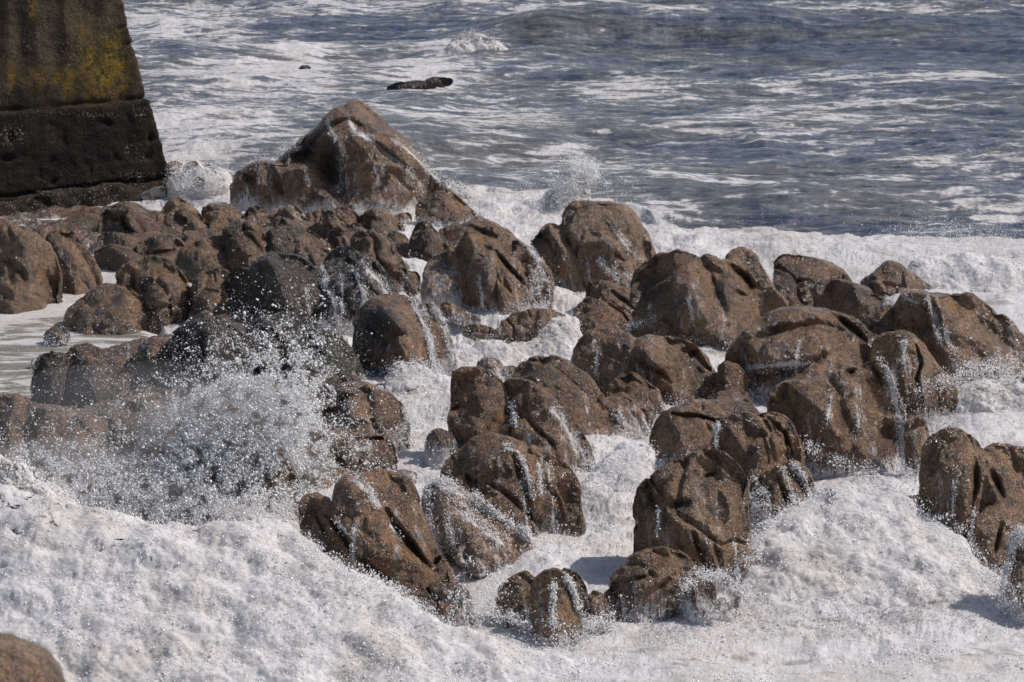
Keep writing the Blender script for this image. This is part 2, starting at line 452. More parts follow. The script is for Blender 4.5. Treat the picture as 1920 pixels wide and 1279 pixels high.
def build_sea():
    ys = [26.0]
    while ys[-1] < 118: ys.append(ys[-1] * 1.00165)
    while ys[-1] < 6000: ys.append(ys[-1] * 1.06)
    ys = np.array(ys)
    s = np.linspace(-.225, .225, 1250)
    o = [.225]
    while o[-1] < 6: o.append(o[-1] * 1.12)
    s = np.concatenate([-np.array(o[1:])[::-1], s, np.array(o[1:])])
    S, Y = np.meshgrid(s, ys)
    X = S * Y
    u, v = project(X, Y, 0 * X)
    D, pool = foam_density(u, v)
    near = sstep(140, 110, Y)
    surf = sstep(.80, .95, D) * near
    calm = 1 - .9 * pool
    # swell and chop
    wx, wy = X + 2.0 * pn2(X * .06, Y * .06), Y + 2.5 * pn2(X * .05 + 9, Y * .05)
    sw = .20 * np.sin(wy * .62 + wx * .10) + .11 * np.sin(wy * 1.05 - wx * .22 + 1.3)
    ch = 0
    for f, a in ((.35, .09), (.8, .055), (1.7, .030), (3.6, .018), (7.5, .009)):
        n = pn2(wx * f * .55 + 7 * f, wy * f + 3 * f)
        ch = ch + a * (1 - 2.2 * np.abs(n))
    z = (sw * .9 + ch) * near * (1 - surf) * calm
    # froth: piled rounded lumps
    fr = 0
    for f, a in ((.45, .09), (1.0, .055), (2.3, .030), (5.2, .016), (11, .008)):
        qx = X + .25 * pn2(X * f * .8 + 5, Y * f * .8)
        fr = fr + a * (.5 * np.abs(pn2(qx * f + 11 * f, Y * f * .8 + 2 * f)) + pn2(qx * f * .7 + 3 * f, Y * f + 2 * f))
    z = z + surf * fr * calm * (1 + 2.1 * np.clip(blobs(u, v, [(1000, 620, 420, 260, 1), (1150, 920, 340, 160, 1), (700, 400, 500, 40, 1), (1650, 1000, 300, 160, 1)]), 0, 1))
    # the unbroken swell at the top, its crest and the dark face towards us
    yc_ = 91.6 + .05 * X + .5 * np.sin(X * .35)
    dy_ = Y - yc_
    z += .85 * np.where(dy_ < 0, np.exp(-(dy_ / 2.1) ** 2), np.exp(-(dy_ / 3.5) ** 2)) * sstep(-3.0, 1.5, X) * (1 - .5 * sstep(3, 18, X))
    z += .35 * np.exp(-((Y - 75.5 - .1 * X) / 1.3) ** 2) * sstep(5, 11, X)
    z += .50 * np.exp(-((Y - 87.5 + .25 * (X + 2)) / 1.7) ** 2) * np.exp(-((X + 1.4) / 3.5) ** 2)
    z += .40 * np.exp(-((Y - 88 - .1 * X) / 2.0) ** 2) * np.exp(-((X + 10) / 5) ** 2)
    z += .35 * np.exp(-((Y - 79) / 1.8) ** 2) * sstep(2, -6, X)
    z += .30 * np.exp(-((Y - 70) / 1.6) ** 2) * sstep(2, -6, X)
    # the wave that has broken against the rocks on the right
    Yc = np.interp(X, [0, 3, 6, 9, 13], [58.5, 57.0, 56.2, 55.6, 55.2])
    z += .42 * np.exp(-((Y - Yc + .9) / 1.1) ** 2) * sstep(.5, 4, X)
    z += .30 * np.exp(-((Y - 51.5 + .1 * X) / 1.4) ** 2) * sstep(5, 9, X)
    # water heaped between the rocks
    for (cu, cv, ru, rv, h) in HEAPS:
        cx, cy = ground(cu, cv)
        rx = ru / FPX * cy; ry = rv / FPX * cy / .22
        z += .45 * h * np.exp(-((X - cx) / rx) ** 2 - ((Y - cy) / ry) ** 2)
    silt = np.clip(pool * .9 + .25 * sstep(1400, 500, u) * sstep(60, 300, v), 0, 1)
    nr, nc = X.shape
    i = np.arange(nr * nc).reshape(nr, nc)
    F = np.stack([i[:-1, :-1], i[:-1, 1:], i[1:, 1:], i[1:, :-1]], -1).reshape(-1, 4)
    m = np.zeros((nr * nc, 4), np.float32)
    m[:, 1] = silt.ravel(); m[:, 2] = (surf * (1 - pool)).ravel()
    inner = np.clip(blobs(u, v, [(1000, 620, 420, 260, 1), (1150, 920, 300, 160, 1), (700, 400, 500, 40, 1), (500, 1120, 700, 120, 1), (1650, 1000, 300, 160, 1)]), 0, 1)
    D2 = D * (1 - surf) + surf * (.57 + .19 * inner) * (1 - pool) + D * surf * pool
    m[:, 0] = D2.ravel()
    o = mesh_obj("sea", np.stack([X, Y, z], -1).reshape(-1, 3), F, M_SEA, attrs={'m': m})
    tag(o, "grey green sea with foam streaks and white surf breaking among the boulders", kind='structure')
HEAPS = [(720, 380, 140, 16, .35), (960, 385, 120, 14, .35), (1060, 370, 40, 10, .4), (380, 372, 50, 14, .35),
         (960, 620, 110, 30, .30), (720, 760, 60, 30, .25), (1160, 930, 60, 60, .25), (1340, 650, 60, 20, .2),
         (1600, 960, 150, 60, .30), (1850, 760, 90, 30, .2), (560, 1100, 220, 50, .35), (200, 1130, 260, 60, .4),
         (1150, 1200, 500, 40, .10)]
build_sea()
print("sea", round(time.time() - _t0, 1))

# ------------------------------------------------------------------ rounded boulders from their outlines
SOLID_W = [None]
COLLAR = []; FALLS = []
MORE_STREAMS = [(3, [(1100, 850), (1110, 880)]), (4, [(1156, 780), (1172, 826)]), (3, [(1558, 740), (1552, 800)]), (2.5, [(1604, 730), (1608, 800)]),
    (5, [(1028, 880), (1036, 940), (1040, 1000)]), (4, [(1070, 815), (1092, 850), (1100, 890)]), (4, [(1000, 470), (1018, 520)]), (5, [(1772, 625), (1790, 660), (1796, 700)]),
    (3, [(1476, 896), (1492, 950)]), (7, [(1416, 935), (1436, 980)]), (3, [(700, 310), (712, 345)]), (4, [(762, 318), (790, 348)]), (4, [(1126, 490), (1160, 528)]),
    (8, [(850, 950), (900, 990), (940, 1020)]), (5, [(840, 960), (850, 1020)]), (3, [(570, 540), (584, 590)]), (3, [(640, 520), (640, 580)]), (3, [(1290, 560), (1300, 610)]),
    (3, [(900, 520), (905, 575)]), (4, [(1040, 1100), (1036, 1170)]), (3, [(1236, 960), (1232, 1004)]), (3, [(1500, 640), (1490, 700)]), (4, [(1690, 640), (1700, 700)]),
    (3, [(960, 760), (966, 800)]), (3, [(1120, 660), (1116, 700)]), (3, [(1790, 900), (1786, 970)]), (3, [(1376, 1010), (1382, 1080)])]
def solid(lobes, Yb, k, res, T_mul=1.0, ext=0, gam=.62, grow=4.0, smooth=1):
    """lobes: [(outline, depth offset, thickness factor)]; returns world verts, quads, (u,v,w)"""
    polys = [(smooth_poly(l[0], smooth), l[1], l[2]) for l in lobes]
    au = np.concatenate([np.array(p[0]) for p in polys])
    u0, v0 = au.min(0) - 4 * res
    u1, v1 = au.max(0) + 4 * res
    v1 += ext
    gu = np.arange(u0, u1, res); gv = np.arange(v0, v1, res)
    U, V = np.meshgrid(gu, gv)
    m_px = Yb / FPX
    fields = []
    for pts, wo, tm in polys:
        mask = np.zeros(U.shape, bool)
        step = max(res * 2, 6)
        e = 0
        while e <= ext:
            mask |= in_poly(U, V - e, pts) | (seg_dist(U, V - e, pts + [pts[0]]) < grow); e += step
        if mask.sum() < 9: continue
        P = poisson(mask)
        T = 2 * math.sqrt(P.max()) * res * m_px * T_mul * tm
        Pn = np.where(mask, (P / P.max()) ** gam, 0)
        out = -.06 * np.minimum(1, np.maximum(0, seg_dist(U, V, pts + [pts[0]])) / (res * 2))
        Pn = np.where(mask, Pn, out)
        fields.append((Pn, wo, T))
    lo = min(wo - T for _, wo, T in fields); hi = max(wo + T for _, wo, T in fields)
    dw = res * m_px * 1.3
    gw = np.arange(lo - 3 * dw, hi + 3 * dw, dw)
    f = None
    for Pn, wo, T in fields:
        g = (Pn[:, :, None] - (((gw - wo) / T) ** 2)[None, None, :]).astype(np.float32)
        if f is None: f = g
        else:
            hh = np.maximum(.09 - np.abs(f - g), 0) / .09
            f = np.maximum(f, g) + hh * hh * .09 * .25
    Vx, F = surface_nets(f)
    uu = u0 + Vx[:, 1] * res; vv = v0 + Vx[:, 0] * res; ww = gw[0] + Vx[:, 2] * dw
    x, y, z = unproj(uu, vv, Yb, k, ww)
    W = np.stack([x, y, z], 1)
    W = relax(W, F, 2, .5)
    SOLID_W[0] = ww
    n = vnormals(W, F)
    Tm = max(T for _, _, T in fields)
    # make the normals point outwards
    c = W.mean(0)
    if ((W - c) * n).sum() < 0: F = F[:, ::-1].copy()
    return W, F, Tm
def fbm(W, f, seed, octs=4, gain=.5, ridged=False, sx=1, sz=1):
    s = 0; a = 1.0
    for i in range(octs):
        n = pn3(W[:, 0] * f * sx + seed * 3.1, W[:, 1] * f * sx + seed * 1.7, W[:, 2] * f * sz + seed)
        s = s + a * ((1 - 2.4 * np.abs(n)) if ridged else n)
        a *= gain; f *= 2.03
    return s
def joints(W, seed, s):
    """cells drawn out along the dip of the granite joints: nearest, second nearest distance, id"""
    a = (W[:, 0] * .80 + W[:, 2] * .60) / s + seed * 7.7
    b = (W[:, 0] * -.60 + W[:, 2] * .80) / (s * 2.4) + seed * 3.3
    c = W[:, 1] / (s * 1.4) + seed
    wv = .35 * pn3(W[:, 0] / s, W[:, 1] / s, W[:, 2] / s)
    a, b = a + wv, b + wv * .6
    ai, bi, ci = np.floor(a).astype(int), np.floor(b).astype(int), np.floor(c).astype(int)
    F1 = np.full(len(W), 9.0); F2 = F1.copy(); I = np.zeros(len(W))
    for i in (-1, 0, 1):
        for j in (-1, 0, 1):
            for k in (-1, 0, 1):
                h = PERM[PERM[PERM[(ai + i) & 255] + ((bi + j) & 255)] + ((ci + k) & 255)]
                q = JIT[h]
                dd = np.sqrt((ai + i + q[:, 0] - a) ** 2 + (bi + j + q[:, 1] - b) ** 2 + (ci + k + q[:, 2] - c) ** 2)
                cl = dd < F1
                F2 = np.where(cl, F1, np.minimum(F2, dd)); I = np.where(cl, q[:, 3], I); F1 = np.minimum(F1, dd)
    return F1, F2, I
JIT = _rs.uniform(0, 1, (256, 4))
_seed = [0]
def rock(name, label, base, lobes, grooves=(), streams=(), k=.42, ext=None, dark=0.0, moss=0.0, warm=0.0, foam=.6, fh=.5, T=1.0,
         res=None, group=None, spots=(), rough=1.0, cat='rock', back=.6, facet=1.0, washed=0.0):
    _seed[0] += 1
    seed = _seed[0]
    L_ = [(l, 0.0, 1.0) if not isinstance(l[0][0], (list, tuple)) else l for l in lobes]
    au = np.concatenate([np.array(l[0]) for l in L_])
    size = (au.max(0) - au.min(0)).max()
    if ext is None: ext = float(np.clip(size * .38, 20, 75))
    res = res or float(np.clip(size / 95, 1.7, 3.0))
    Yg = (CAM_H - .10) / -ray(960, float(base + (4 if group == 'rocks beside the left pool' and base < 700 else 12 if group == 'rocks at the foot of the pier' else 19)))[1]
    wmin = min((au.max(0) - au.min(0)))
    Yb = Yg + back * min(wmin, 200) * .5 * Yg / FPX
    W, F, Tm = solid(L_, Yb, k, res, T, ext)
    N = vnormals(W, F)
    # broad weathered facets
    rr = np.random.RandomState(seed * 13 + 5)
    cc_ = W[W[:, 2] > .05].mean(0) if (W[:, 2] > .05).any() else W.mean(0)
    tc = np.array([0, 0, CAM_H]) - W; tc /= np.linalg.norm(tc, axis=1)[:, None]
    room = np.maximum(0, -SOLID_W[0])
    for az in (-66, -48, -30, -8, 16, 38, 56, 76):
        az = R(az + rr.uniform(-16, 16)); el = R(rr.uniform(-8, 62))
        nn = np.array([math.sin(az) * math.cos(el), -math.cos(az) * math.cos(el), math.sin(el)])
        s_ = (W - cc_) @ nn
        e = s_ - s_.max() * rr.uniform(.50, .78)
        q_ = .022 * Tm + .006
        mv = .9 * (facet if len(L_) < 3 else facet * .55) * q_ * np.logaddexp(0, e / q_) / np.maximum(.35, tc @ nn)
        mv = np.minimum(mv, .86 * room)
        W = W - tc * mv[:, None]; room = room - mv
    N = vnormals(W, F)
    # weathering: broad swellings, joint blocks split by clefts, and pitted skin
    d = .12 * Tm * fbm(W, .75 / max(Tm, .3), seed, 3) * rough
    f1, f2, cid = joints(W, seed, max(.35, min(1.0, Tm * .9)))
    gate = sstep(-.05, .25, pn3(W[:, 0] * .8 + seed, W[:, 1] * .8, W[:, 2] * .8))
    d -= .085 * min(1, Tm * 1.3) * np.exp(-((f2 - f1) / .09) ** 2) * gate * rough
    d += .10 * Tm * (cid - .5) * rough * sstep(0, .25, f2 - f1)
    d += .016 * fbm(W, 2.6, seed + 9, 4, .55) * rough + .010 * (1 - np.abs(fbm(W, 5, seed + 3, 3, .5, True)))
    W = W + N * d[:, None]
    N = vnormals(W, F)
    u, v = project(W[:, 0], W[:, 1], W[:, 2])
    tocam = np.array([0, 0, CAM_H]) - W; tocam /= np.linalg.norm(tocam, axis=1)[:, None]
    facing = (N * tocam).sum(1)
    front = sstep(-.1, .25, facing)
    wob = 4 * pn3(W[:, 0] * 2, W[:, 1] * 2, W[:, 2] * 2)
    for (wpx, dep, pts) in grooves:
        dd = seg_dist(u + wob, v + wob, pts)
        ends = min(pts[0], pts[-1]), max(pts[0], pts[-1])
        L_g = math.hypot(pts[0][0] - pts[-1][0], pts[0][1] - pts[-1][1]) + 1
        tap = np.minimum(np.hypot(u - pts[0][0], v - pts[0][1]), np.hypot(u - pts[-1][0], v - pts[-1][1])) / (L_g * .5)
        tap = .35 + .65 * sstep(0, .7, tap)
        sgn = 1 if wpx > 0 else -1
        amp_ = sgn * dep * (.85 if wpx > 0 else .9)
        W = W - tocam * (amp_ * tap * np.exp(-(dd / (abs(wpx) * (.55 + .45 * tap))) ** 2) * front)[:, None]
    N = vnormals(W, F)
    # how much froth clings: near the waterline, and along the traced streams
    z = W[:, 2]
    foam_in = foam
    foam = min(.95, foam * 1.0 + .28) if foam > .12 else foam
    fh = fh * 1.7
    fm = foam * sstep(fh * (1 + .8 * pn3(W[:, 0] * 1.3, W[:, 1] * 1.3, z * 0 + seed)), 0, z)
    fm = np.maximum(fm, .2 * (washed > 0) + .55 * washed)
    sd = u * 0; sdt = u * 0
    b0, b1 = au.min(0), au.max(0)
    streams = list(streams) + [t_ for t_ in MORE_STREAMS if all(b0[0] < q_[0] < b1[0] and b0[1] < q_[1] < b1[1] + 12 for q_ in t_[1])]
    auto = []
    if foam_in >= .35 and size > 60:
        for _ in range(int(size / 34)):
            su = rr.uniform(au[:, 0].min() + 8, au[:, 0].max() - 8)
            top = rr.uniform(.15, .75); h_ = au[:, 1].max() - au[:, 1].min()
            v0_ = au[:, 1].min() + h_ * top; ln = h_ * rr.uniform(.3, .8)
            sl = rr.uniform(-.08, .22)
            auto.append((rr.uniform(1.5, 5.0), [(su, v0_), (su + ln * sl * .5 + rr.uniform(-2, 2), v0_ + ln * .5), (su + ln * sl, v0_ + ln)]))
    for ii_, (wpx, pts) in enumerate(list(streams) + auto):
        wv_ = wpx * (.75 + 1.1 * pn3(W[:, 0] * 3, W[:, 1] * 3, W[:, 2] * 2.2 + 5))
        ds_ = seg_dist(u + wob, v + wob * .5, pts)
        sd = np.maximum(sd, (1.0 if ii_ < len(streams) else .64) * np.exp(-(ds_ / np.maximum(1.0, 1.3 * wv_)) ** 2) * front)
        if ii_ < len(streams): sdt = np.maximum(sdt, np.exp(-(ds_ / (1.9 * wpx + 1)) ** 2) * front)
        sd = np.maximum(sd, .52 * np.exp(-(ds_ / (4.2 * wpx)) ** 2) * front)
    fm = np.clip(np.maximum(fm, sd * .84), 0, 1)
    mo = u * 0 + moss
    dk = u * 0 + dark
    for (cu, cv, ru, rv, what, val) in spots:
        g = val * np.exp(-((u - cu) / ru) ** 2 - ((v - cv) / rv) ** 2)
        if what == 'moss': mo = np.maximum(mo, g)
        elif what == 'dark': dk = np.maximum(dk, g)  # many dark spots paint shade into clefts, hollows and left faces
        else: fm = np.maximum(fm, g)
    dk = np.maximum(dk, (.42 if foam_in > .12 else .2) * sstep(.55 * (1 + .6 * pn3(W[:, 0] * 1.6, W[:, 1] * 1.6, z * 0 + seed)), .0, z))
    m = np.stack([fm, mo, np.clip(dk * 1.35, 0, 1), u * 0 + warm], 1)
    nr_ = (z > -.02) & (z < .30 + .22 * pn3(W[:, 0] * 2.1, W[:, 1] * 2.1, z * 0 + 3)) & (facing > -.1)
    fl_ = (sdt > .3) & (facing > 0)
    if fl_.any() and group != 'rocks at the foot of the pier': FALLS.append(np.concatenate([W[fl_], N[fl_], sdt[fl_][:, None]], 1))
    if foam_in > .1: COLLAR.append(np.concatenate([W[nr_], N[nr_]], 1))
    c = W.mean(0); c[2] = max(0, z.min())
    o = mesh_obj(name, W - c, F, M_ROCK, attrs={'m': m})
    o.location = c
    if name == 'sea_rock': o.location.z -= .32 if size > 60 else .11
    return tag(o, label, cat, group)

# ------------------------------------------------------------------ the rocky bed under the left half of the outcrop
def bed(label, pts, height, seed):
    pts = smooth_poly(pts)
    A = np.array(pts)
    gx, gy = zip(*[ground(a, b) for a, b in pts])
    st = .055
    X, Y = np.meshgrid(np.arange(min(gx) - .3, max(gx) + .3, st), np.arange(min(gy) - .3, max(gy) + .3, st * 1.3))
    u, v = project(X, Y, 0 * X)
    wob = 10 * pn2(X * .9, Y * .9 + seed)
    sd = seg_dist(u + wob, (v + wob * .5), pts + [pts[0]]) * np.where(in_poly(u + wob, v + wob * .5, pts), 1, -1)
    W = np.stack([X.ravel(), Y.ravel(), 0 * X.ravel()], 1)
    f1, f2, cid = joints(W, seed, .55)
    z = -.5 + (.5 + height * .55) * sstep(-6, 16, sd).ravel() + (height * .8) * (cid - .35) * sstep(0, .3, f2 - f1) * sstep(0, 12, sd).ravel()
    z += height * .45 * fbm(W, .7, seed, 4) + .03 * fbm(W, 3, seed, 3)
    W[:, 2] = z
    nr, nc = X.shape
    i = np.arange(nr * nc).reshape(nr, nc)
    F = np.stack([i[:-1, :-1], i[:-1, 1:], i[1:, 1:], i[1:, :-1]], -1).reshape(-1, 4)
    F = F[(z[F] > -.45).any(1)]
    m = np.stack([.36 + .15 * pn2(X * .5, Y * .5).ravel() + .2 * (z < .12), .15 + 0 * z, .30 + .25 * pn2(X * .6 + 4, Y * .6).ravel(), .12 + 0 * z], 1)
    o = mesh_obj("rock_bed", W, F, M_ROCK, attrs={'m': np.clip(m, 0, 1)})
    tag(o, label, kind='structure')
bed("wet brown rocky ground between the pier foot and the black boulders",
    [(-80, 412), (60, 398), (200, 390), (330, 396), (420, 420), (500, 404), (600, 400), (670, 440), (740, 520), (640, 560), (560, 640), (430, 650), (340, 620), (370, 560), (330, 500), (250, 486), (190, 500), (100, 500), (-80, 500)], .42, 3)
bed("wet brown rocky ground under the left spray",
    [(60, 760), (220, 690), (330, 690), (480, 680), (640, 660), (680, 720), (660, 790), (740, 830), (730, 880), (640, 930), (560, 960), (480, 1000), (300, 980), (-80, 960), (-80, 780)], .45, 5)

# ------------------------------------------------------------------ the boulders, back to front
G_PIER, G_LEFT, G_MID, G_RIGHT, G_FRONT, G_SEA = ("rocks at the foot of the pier", "rocks beside the left pool", "rocks in the middle of the surf",
    "boulders on the right of the outcrop", "boulders along the front edge", "rocks out in the sea")
# out at sea
rock("sea_rock", "flat black rock awash in the sea in front of the white breaking wave crest", 151,
     [[(728, 146), (745, 138), (775, 136), (800, 137), (815, 143), (790, 148), (750, 152), (732, 151)],
      [(800, 134), (812, 128), (830, 129), (846, 131), (843, 137), (820, 141), (803, 141)]], dark=.95, foam=.2, k=.2, ext=5, res=1.2, group=G_SEA)
rock("sea_rock", "tiny black rock tip breaking the foam far left of the flat black rock", 125,
     [[(563, 124), (568, 120), (575, 119), (580, 123), (576, 127), (566, 128)]], dark=.95, foam=.1, ext=4, res=.9, group=G_SEA)
# behind the pier
rock("small_rock", "small brown rock against the pier edge left of the white splash", 330,
     [[(305, 318), (314, 310), (325, 306), (337, 311), (343, 320), (338, 332), (308, 334)]], group=G_PIER, warm=.2, res=1.4)
rock("small_rock", "tiny brown rock tip showing above the white splash beside the pier", 325,
     [[(350, 316), (356, 309), (365, 306), (374, 311), (373, 322), (352, 324)]], group=G_PIER, warm=.2, res=1.4)
# the pyramid
rock("pyramid_boulder", "largest pointed boulder, shaped like a pyramid, standing against the open sea", 384,
     [([(628, 212), (648, 196), (663, 193), (680, 203), (705, 224), (738, 256), (762, 282), (790, 312), (812, 335), (842, 358), (862, 378),
        (850, 400), (740, 410), (620, 400), (540, 400), (500, 380), (490, 330), (540, 288), (580, 255)], 0, .85),
      ([(432, 350), (446, 328), (470, 312), (500, 302), (540, 304), (575, 308), (600, 330), (612, 372), (606, 400), (560, 418), (500, 420),
        (462, 408), (440, 386)], -.55, .9),
      ([(600, 300), (618, 262), (650, 245), (700, 255), (745, 290), (775, 325), (790, 360), (740, 372), (690, 350), (650, 350), (620, 330)], -.5, .7),
      ([(700, 262), (722, 252), (750, 272), (790, 318), (825, 352), (812, 366), (770, 350), (735, 312)], -.75, .7)],
     grooves=[(16, .55, [(600, 282), (612, 320), (640, 350)]), (5, .22, [(692, 258), (720, 285), (758, 312)]), (12, .4, [(540, 300), (580, 290), (572, 272)]),
              (5, .15, [(612, 235), (655, 225), (690, 248)]), (6, .25, [(462, 332), (472, 340)])],
     streams=[(3, [(692, 260), (722, 288), (758, 312)]), (3, [(735, 262), (775, 290), (800, 318), (835, 350)]), (5, [(612, 232), (628, 258)]),
              (5, [(655, 222), (668, 250), (690, 258)]), (4, [(714, 318), (706, 345)]), (3, [(575, 320), (580, 350)])],
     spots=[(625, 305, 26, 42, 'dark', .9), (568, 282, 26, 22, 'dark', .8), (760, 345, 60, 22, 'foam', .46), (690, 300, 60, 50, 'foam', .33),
            (560, 335, 60, 30, 'foam', .28), (500, 310, 60, 20, 'foam', .4)], k=.55, foam=.55, fh=.5, T=.85)
rock("boulder", "brown rounded rock in the white wash at the right foot of the pyramid boulder", 398,
     [[(780, 388), (800, 376), (822, 364), (842, 361), (860, 372), (880, 390), (892, 402), (870, 410), (800, 410)]],
     grooves=[(3, .06, [(850, 366), (875, 392)])], foam=.5, fh=.25, group=G_MID)
rock("boulder", "pale froth coated rounded rock under the left part of the pyramid boulder", 424,
     [[(512, 405), (520, 392), (538, 387), (556, 390), (566, 406), (570, 422), (545, 430), (516, 426)]], washed=.42, foam=.6, group=G_MID)
rock("small_rock", "small dark rock between the froth coated rock and the white wash", 414,
     [[(462, 400), (476, 390), (494, 392), (502, 408), (498, 424), (466, 424)]], foam=.3, dark=.2, group=G_MID)
rock("small_rock", "small brown fragment in the foam between pyramid boulder and rounded rock", 408,
     [[(740, 408), (752, 402), (766, 402), (770, 408), (755, 412)]], foam=.4, ext=8, res=1.5, group=G_MID)
# pier foot
rock("boulder", "orange brown sloping boulder directly below the right corner of the pier", 436,
     [[(296, 410), (312, 388), (332, 371), (350, 382), (372, 402), (396, 432), (372, 441), (330, 444), (298, 440)]], warm=.75, foam=.1,
     spots=[(335, 415, 22, 16, 'dark', .7)], grooves=[(10, .18, [(318, 400), (350, 425)])], group=G_PIER, k=.5)
rock("boulder", "low orange rounded rock right of the sloping boulder at the pier corner", 430,
     [[(376, 412), (392, 402), (415, 401), (432, 412), (440, 428), (405, 436), (380, 430)]], warm=.5, foam=.15, group=G_PIER)
rock("boulder", "brown smooth rock behind the low orange one, beside the pyramid boulder", 418,
     [[(378, 392), (400, 383), (432, 386), (452, 400), (468, 428), (440, 430), (392, 412)]], foam=.35, warm=.2, group=G_PIER,
     spots=[(395, 390, 40, 10, 'foam', .5)])
rock("boulder", "dark slab leaning on the pier footing left of the sloping boulder", 446,
     [[(190, 400), (215, 385), (240, 388), (275, 410), (318, 432), (345, 452), (330, 470), (270, 468), (210, 450), (188, 430)]],
     dark=.25, moss=.35, foam=0, warm=.2, grooves=[(5, .2, [(225, 400), (240, 432), (270, 450)])], group=G_PIER, k=.5)
rock("boulder", "narrow dark slab with a warm top edge below the pier footing", 470,
     [[(184, 448), (200, 436), (230, 440), (262, 456), (285, 478), (240, 486), (196, 482)]], dark=.3, foam=0, warm=.35, group=G_PIER)
rock("boulder", "low brown ridge of rock between footing slabs and the mossy round rock", 478,
     [[(262, 458), (290, 448), (322, 447), (348, 462), (362, 484), (340, 500), (290, 498), (262, 484)]], dark=.2, foam=0, warm=.3, moss=.2,
     grooves=[(4, .15, [(272, 474), (340, 470)])], group=G_PIER)
rock("boulder", "low dark rock at the head of the pool below the footing", 488,
     [[(176, 474), (200, 462), (232, 468), (262, 480), (300, 488), (310, 500), (250, 500), (186, 496)]], dark=.4, foam=.05, group=G_PIER)
# left pool
rock("boulder", "large tan boulder at the left picture edge beside the grey pool", 566,
     [([(-60, 430), (-20, 412), (12, 416), (45, 430), (70, 442), (100, 476), (116, 505), (112, 548), (90, 566), (40, 572), (-60, 572)], 0, 1),
      ([(-50, 470), (-10, 452), (22, 478), (42, 520), (44, 560), (-50, 566)], -.5, .9),
      ([(36, 532), (62, 528), (92, 530), (112, 548), (104, 564), (56, 572), (34, 562)], -.5, .9)],
     grooves=[(4, .12, [(14, 430), (22, 445)]), (7, .15, [(0, 480), (40, 510), (50, 535)])], warm=.42, moss=.15, foam=.1, T=.8, group=G_LEFT)
rock("boulder", "tan boulder with mossy left side between the big tan one and the pool", 536,
     [([(78, 462), (92, 440), (112, 431), (134, 434), (150, 456), (168, 486), (184, 516), (186, 530), (160, 540), (120, 540), (92, 520)], 0, 1)],
     spots=[(98, 462, 16, 20, 'moss', .9), (124, 488, 14, 18, 'dark', .8)], warm=.42, foam=.1, group=G_LEFT)
rock("boulder", "smooth tan boulder rising on the far right bank of the pool", 606,
     [[(126, 598), (142, 572), (172, 548), (208, 536), (232, 546), (262, 576), (300, 600), (320, 625), (250, 632), (170, 618), (132, 610)]], warm=.3, foam=.1,
     spots=[(190, 590, 26, 14, 'dark', .5), (222, 560, 12, 18, 'dark', .9)], group=G_LEFT)
rock("boulder", "rounded upright tan boulder split by a cleft, green weed on its top", 600,
     [([(221, 516), (232, 501), (252, 498), (266, 508), (274, 540), (282, 590), (268, 606), (244, 590), (226, 555)], -.1, 1),
      ([(262, 496), (278, 486), (304, 484), (322, 494), (338, 514), (356, 540), (366, 575), (362, 606), (320, 618), (284, 610), (272, 560), (266, 520)], 0, 1)],
     spots=[(296, 488, 34, 12, 'moss', 1), (270, 535, 10, 24, 'dark', .85), (282, 590, 20, 20, 'dark', .5)],
     grooves=[(3, .12, [(320, 565), (322, 595)])], warm=.25, foam=.1, group=G_LEFT)
rock("boulder", "mossy squat rock between the cleft boulder and the upright mossy rock", 520,
     [[(332, 486), (345, 466), (372, 450), (402, 444), (428, 452), (436, 486), (430, 520), (398, 536), (352, 530), (334, 512)]],
     spots=[(350, 490, 22, 26, 'moss', 1), (385, 505, 26, 22, 'moss', .8)], warm=.4, foam=0, group=G_LEFT)
rock("boulder", "brown rock face between the cleft boulder and the black glittering boulder", 604,
     [[(366, 530), (388, 508), (418, 505), (442, 530), (450, 580), (446, 612), (400, 618), (372, 600)]], foam=.1, warm=.15, group=G_LEFT,
     spots=[(372, 585, 12, 22, 'dark', .9)])
rock("boulder", "upright mossy brown rock with a green crown left of the small slabs", 520,
     [[(420, 462), (424, 438), (440, 422), (462, 417), (486, 420), (494, 436), (498, 470), (500, 500), (470, 545), (432, 545), (418, 505)]],
     spots=[(450, 432, 34, 18, 'moss', .95), (432, 465, 14, 26, 'moss', .9), (420, 485, 12, 20, 'dark', .8)], warm=.1, foam=0, group=G_LEFT)
rock("small_rock", "tiny brown rock alone in the shallow pool water", 634,
     [[(85, 630), (94, 618), (108, 613), (122, 620), (128, 634), (104, 640)]], warm=.3, foam=.15, ext=8, res=1.6, group=G_LEFT)
rock("rock_shelf", "low wet brown shelf of rock along the near edge of the pool", 690,
     [[(60, 676), (110, 664), (180, 662), (250, 640), (320, 630), (400, 650), (420, 700), (340, 716), (200, 705), (80, 694)]], warm=.1, foam=.42, fh=.3, T=.16, k=1.6, ext=8, group=G_LEFT)
